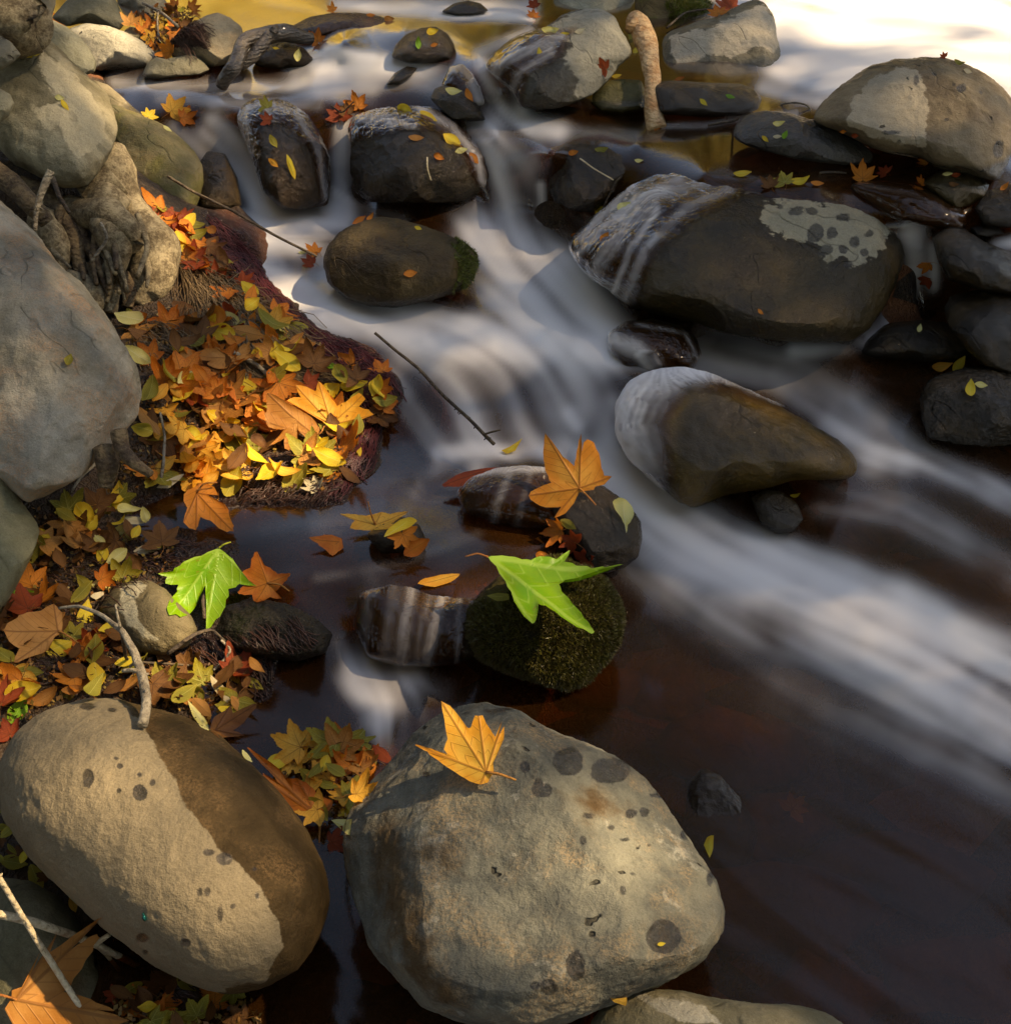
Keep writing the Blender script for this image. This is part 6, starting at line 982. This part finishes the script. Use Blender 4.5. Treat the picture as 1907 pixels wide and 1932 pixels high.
stick('waterline_twig', [(1545,329,None,.004),(1570,327,None,.004),(1595,329,None,.004)], .0035, .003, M_DTWIG, 'short dark twig afloat on the golden pool', 'twig', n=10, seg=6)
stick('waterline_twig', [(1110,420,None,.01),(1130,385,None,.02),(1165,350,None,.02),(1180,338,None,.02)], .003, .003, M_DTWIG, 'dark twig at the edge of the film between black rock and broad boulder', 'twig', n=18, seg=6)
stick('yellow_twig', [(1092,305,None,.012),(1115,322,None,.02),(1150,342,None,.02)], .0022, .0018, M_PALE, 'yellowish bent twig on the black rock between the falls', 'twig', n=14, seg=6)
stick('yellow_twig', [(805,301,None,.01),(808,320,None,.01),(812,340,None,.008)], .002, .002, M_PALE, 'little straight straw on the face of the glossy rock', 'straw', n=8, seg=5)
stick('dark_twig', [(624,198,3.75),(645,215,3.72),(668,192,3.7)], .0025, .002, M_DTWIG, 'thin dark twig above the second fall', 'twig', n=12, seg=5)
stick('mud_twig', [(378,1095,None,.03),(392,1120,None,.03),(391,1150,None,.03),(385,1180,None,.02)], .0035, .004, M_DTWIG, 'short dark twig lying on the left green leaf', 'twig', n=14, seg=6)
stick('mud_twig', [(430,1210,None,.02),(438,1232,None,.02),(420,1255,None,.015),(405,1268,None,.01)], .003, .003, M_TWIG, 'hooked grey twig on the mud beside the slate', 'twig', n=16, seg=6)
stick('mud_twig', [(312,1225,None,.015),(350,1200,None,.02),(400,1195,None,.02),(432,1208,None,.015)], .0045, .003, M_DTWIG, 'wet black twig lying in front of the round brown stone', 'twig', n=18, seg=6)
stick('top_twig', [(272,10,None,.02),(310,40,None,.03),(345,65,None,.03)], .006, .005, M_TWIG, 'straight twig across the leaf hollow at the top', 'twig', n=12, seg=6)
stick('top_twig', [(302,100,None,.02),(304,70,None,.05),(306,50,None,.05)], .004, .003, M_TWIG, 'upright twig in the leaf hollow at the top', 'twig', n=10, seg=6)
stick('top_twig', [(1258,58,None,.01),(1290,35,None,.02),(1320,23,None,.02),(1350,22,None,.01)], .004, .003, M_DTWIG, 'dark twig across the mossy boulder at the top', 'twig', n=14, seg=6)

rr9 = np.random.default_rng(91)
for k in range(20):
    x0, x1 = rr9.uniform(60, 275), 0; x1 = x0+rr9.uniform(-30, 45); y0 = rr9.uniform(365, 460); y1 = rr9.uniform(500, 590); m_ = (x0+x1)/2+rr9.uniform(-22, 22)
    root([(x0, y0, 2.90), (m_, (y0+y1)/2+rr9.uniform(-20, 20), 2.80), (x1, y1, 2.70+(300-x1)*.0001)], [rr9.uniform(.007, .013), rr9.uniform(.006, .012), rr9.uniform(.003, .006)], M_ROOT if k % 3 else M_ROOTD, n=18, rough=.35, seed=40+k, seg=8)
# crumbs of broken leaf and bark between the leaves
cp = []
for pol, n in (([(230,600),(560,600),(720,740),(690,830),(640,930),(330,915),(180,940),(250,820)], 2600), ([(60,960),(330,1030),(330,1100),(200,1120),(300,1250),(480,1260),(420,1370),(0,1370),(0,1130)], 2200), ([(500,1440),(640,1385),(725,1420),(655,1560),(600,1560)], 300), ([(210,1880),(480,1885),(500,1940),(220,1945)], 300), ([(245,40),(285,15),(365,15),(355,50),(295,95)], 500), ([(285,380),(470,540),(560,620),(400,560),(310,450)], 700)):
    A_ = np.array(pol, float); k = 0
    while k < n:
        x, y = rr9.uniform(A_[:, 0].min(), A_[:, 0].max()), rr9.uniform(A_[:, 1].min(), A_[:, 1].max())
        if poly_sd(np.array([x]), np.array([y]), pol)[0] < 0: continue
        k += 1; h = hit(x, y)
        if h and h[3] != 'rock': cp.append(np.array(h[0])+[0, 0, rr9.uniform(.001, .012)])
t_ = NT('leaf_crumbs'); g_2 = t_.n('NewGeometry').outputs['Random Per Island']; t_.p(color=t_.mix(g_2, (.05, .02, .008), t_.mix(t_.math('FRACT', t_.math('MULTIPLY', g_2, 7.)), (.30, .11, .02), (.30, .22, .05))), rough=.6)
tag(leaf_cloud('leaf_crumbs', np.array(cp), .011, t_.m, None, rr9), 'crumbs of broken brown leaf strewn over the bank', 'debris', kind='stuff')

# ---------------------------------------------------------------- rootlets, straw and moss: what nobody could count
def strands(name, regions, mat, label, cat, seed, r=.0009, dryonly=False):
    rs = np.random.default_rng(seed); V, Fs = [], []
    for pol, flow, n, Lp, amp in regions:
        P_ = np.array(pol, float); done = 0; tries = 0
        while done < n and tries < n*8:
            tries += 1; x, y = rs.uniform(P_[:, 0].min(), P_[:, 0].max()), rs.uniform(P_[:, 1].min(), P_[:, 1].max())
            if poly_sd(np.array([x]), np.array([y]), pol)[0] < 0: continue
            a = flow+rs.normal()*(.16 if dryonly else .28); pts = []; L = Lp*rs.uniform(.5, 1.4); ok = True
            for k in range(6):
                h = hit(x, y)
                if h is None: ok = False; break
                if h[3] == 'water' and dryonly and rs.random() < .9: ok = False; break
                li = .003+amp*math.sin(k/5*math.pi)*.03*rs.uniform(.3, 1); pts.append(np.array(h[0])+np.array([0, 0, 1])*li)
                x += math.cos(a)*L/5; y += math.sin(a)*L/5; a += rs.normal()*.22
            if not ok or np.linalg.norm(np.diff(pts, axis=0), axis=1).max() > .12: continue
            rr_ = r*rs.uniform(.6, 1.7); v, f = tube(np.array(pts), np.full(6, rr_), 3, cap=False); k0 = len(V); V += v; Fs += [tuple(i+k0 for i in q) for q in f]; done += 1
    o = mesh_obj(name, V, Fs, mat, origin=np.mean(V, 0)); tag(o, label, cat, kind='stuff'); return o
def fibre(name, a, b, wet=.5):
    t = NT(name); g = t.n('NewGeometry'); t.p(color=t.mix(g.outputs['Random Per Island'], a, b), rough=.45); return t.m
strands('rootlets', [([(395,400),(470,480),(560,585),(690,655),(752,715),(735,790),(690,760),(560,660),(480,600),(400,500),(375,430)], .75, 1100, 60, .1), ([(640,800),(735,780),(730,860),(650,960),(560,990),(600,920)], 1.9, 300, 50, .04), ([(540,610),(700,660),(740,720),(650,720)],   .5, 300, 40, .2)], fibre('red_rootlet', (.11,.012,.014), (.035,.008,.008)), 'mat of fine dark red rootlets trailing into the water', 'rootlets', 5, dryonly=True)
strands('dry_rootlets', [([(320,470),(420,520),(540,620),(440,620),(350,560)], .95, 800, 110, .8), ([(440,680),(560,700),(545,740),(470,730)], .5, 700, 90, .8), ([(230,600),(420,600),(420,660),(250,680)], .4, 250, 50, .5)], fibre('tan_rootlet', (.20,.13,.06), (.08,.05,.025)), 'brown hair like roots combed down the bank', 'rootlets', 6)
strands('mud_fibres', [([(60,960),(330,1020),(330,1100),(200,1120),(200,1300),(0,1300),(60,1120)], .3, 350, 40, .3), ([(250,1250),(560,1160),(640,1260),(560,1400),(420,1380),(300,1320)], .9, 260, 60, .2), ([(430,880),(640,860),(600,980),(450,960)], -.5, 450, 35, .4), ([(250,1840),(420,1870),(500,1932),(220,1932)], .2, 300, 50, .5), ([(235,20),(365,20),(350,95),(280,95)], .2, 400, 40, 1.)], fibre('dark_fibre', (.06,.02,.01), (.02,.01,.006)), 'dark wet needles and fibres strewn over the mud', 'debris', 7, dryonly=True)
def moss_tufts(name, key, pol, n, label, seed, cols, L=.008, parent=None):
    rs = np.random.default_rng(seed); r_ = ROCKS[key]; sd = poly_sd(r_['px'], r_['py'], pol); c = r_['P'][r_['F']].mean(1)
    fm = (sd[r_['F']].min(1) > 0)&(r_['front'][r_['F']].min(1) > -.4); Fx = r_['F'][fm]
    A = r_['P'][Fx]; ar = np.linalg.norm(np.cross(A[:, 1]-A[:, 0], A[:, 2]-A[:, 0]), axis=1); i = rs.choice(len(Fx), n, p=ar/ar.sum())
    w1 = rs.random((n, 1)); w2 = rs.random((n, 1))*(1-w1); B = A[i, 0]*(1-w1-w2)+A[i, 1]*w1+A[i, 2]*w2; N = r_['N'][Fx[i, 0]]
    sdb = poly_sd(*project(B)[:2], pol); keepm = fbm(B*22, 3) > .12-np.clip(sdb/80, 0, .4); B, N = B[keepm], N[keepm]; n = len(B)
    d = N+rs.normal(size=(n, 3))*.55; d /= np.linalg.norm(d, axis=1)[:, None]; s = np.cross(d, rs.normal(size=(n, 3))); s /= np.linalg.norm(s, axis=1)[:, None]
    l = L*rs.uniform(.4, 1.3, (n, 1)); V = np.stack([B-s*.0011, B+s*.0011, B+d*l+s*.0003], 1).reshape(-1, 3)
    o = mesh_obj(name, V, np.arange(n*3).reshape(n, 3), fibre('moss_'+key, *cols), ROCKS[key]['ob'], origin=np.array(ROCKS[key]['ob'].location), smooth=False); o['kind'] = 'stuff'; o['label'] = label; return o
moss_tufts('moss', 'moss', [(870,1150),(960,1110),(1000,1050),(1200,1050),(1200,1320),(860,1320)], 42000, 'dense short dark green and brown moss', 1, ((.045,.028,.007), (.11,.105,.014)), L=.009)
moss_tufts('moss', 'facet', [(848,470),(860,440),(910,470),(910,560),(850,552),(862,520)], 5500, 'bright green moss on the right end', 2, ((.04,.04,.008), (.14,.17,.015)), L=.010)
moss_tufts('moss', 'brownback', [(1240,-40),(1350,-40),(1350,40),(1262,66)], 9000, 'green moss on the crown', 3, ((.07,.08,.01), (.2,.22,.02)), L=.015)

# a tiny metallic green beetle on the tan boulder
h = hit(274, 1731, False); be = empty('beetle', h[0]); tag(be, 'tiny metallic blue green beetle on the tan boulder', 'beetle')
tb = NT('beetle_shell'); tb.p(color=(.0, .10, .09), rough=.2); tb.b.inputs['Metallic'].default_value = .7
V0, F0 = ico(3); n_ = np.array(h[1]); u_ = np.cross(n_, [1, .4, 0]); u_ /= np.linalg.norm(u_); v_ = np.cross(n_, u_)
for nm, off, s_ in (('body', 0., (.0045, .003, .0022)), ('head', .0052, (.0018, .002, .0014))):
    mesh_obj(nm, np.array(h[0])+n_*.0015+u_*off+V0[:, 0:1]*s_[0]*u_+V0[:, 1:2]*s_[1]*v_+V0[:, 2:3]*s_[2]*n_, F0, tb.m, be, origin=np.array(h[0]))
V, Fs = join_parts([tube([np.array(h[0])+u_*o_+n_*.0012, np.array(h[0])+u_*(o_*1.4)+v_*sg*.0055-n_*.0003], [.0004, .0003], 4) for o_ in (-.002, 0, .002) for sg in (1, -1)])
mesh_obj('legs', V, Fs, tb.m, be, origin=np.array(h[0]))
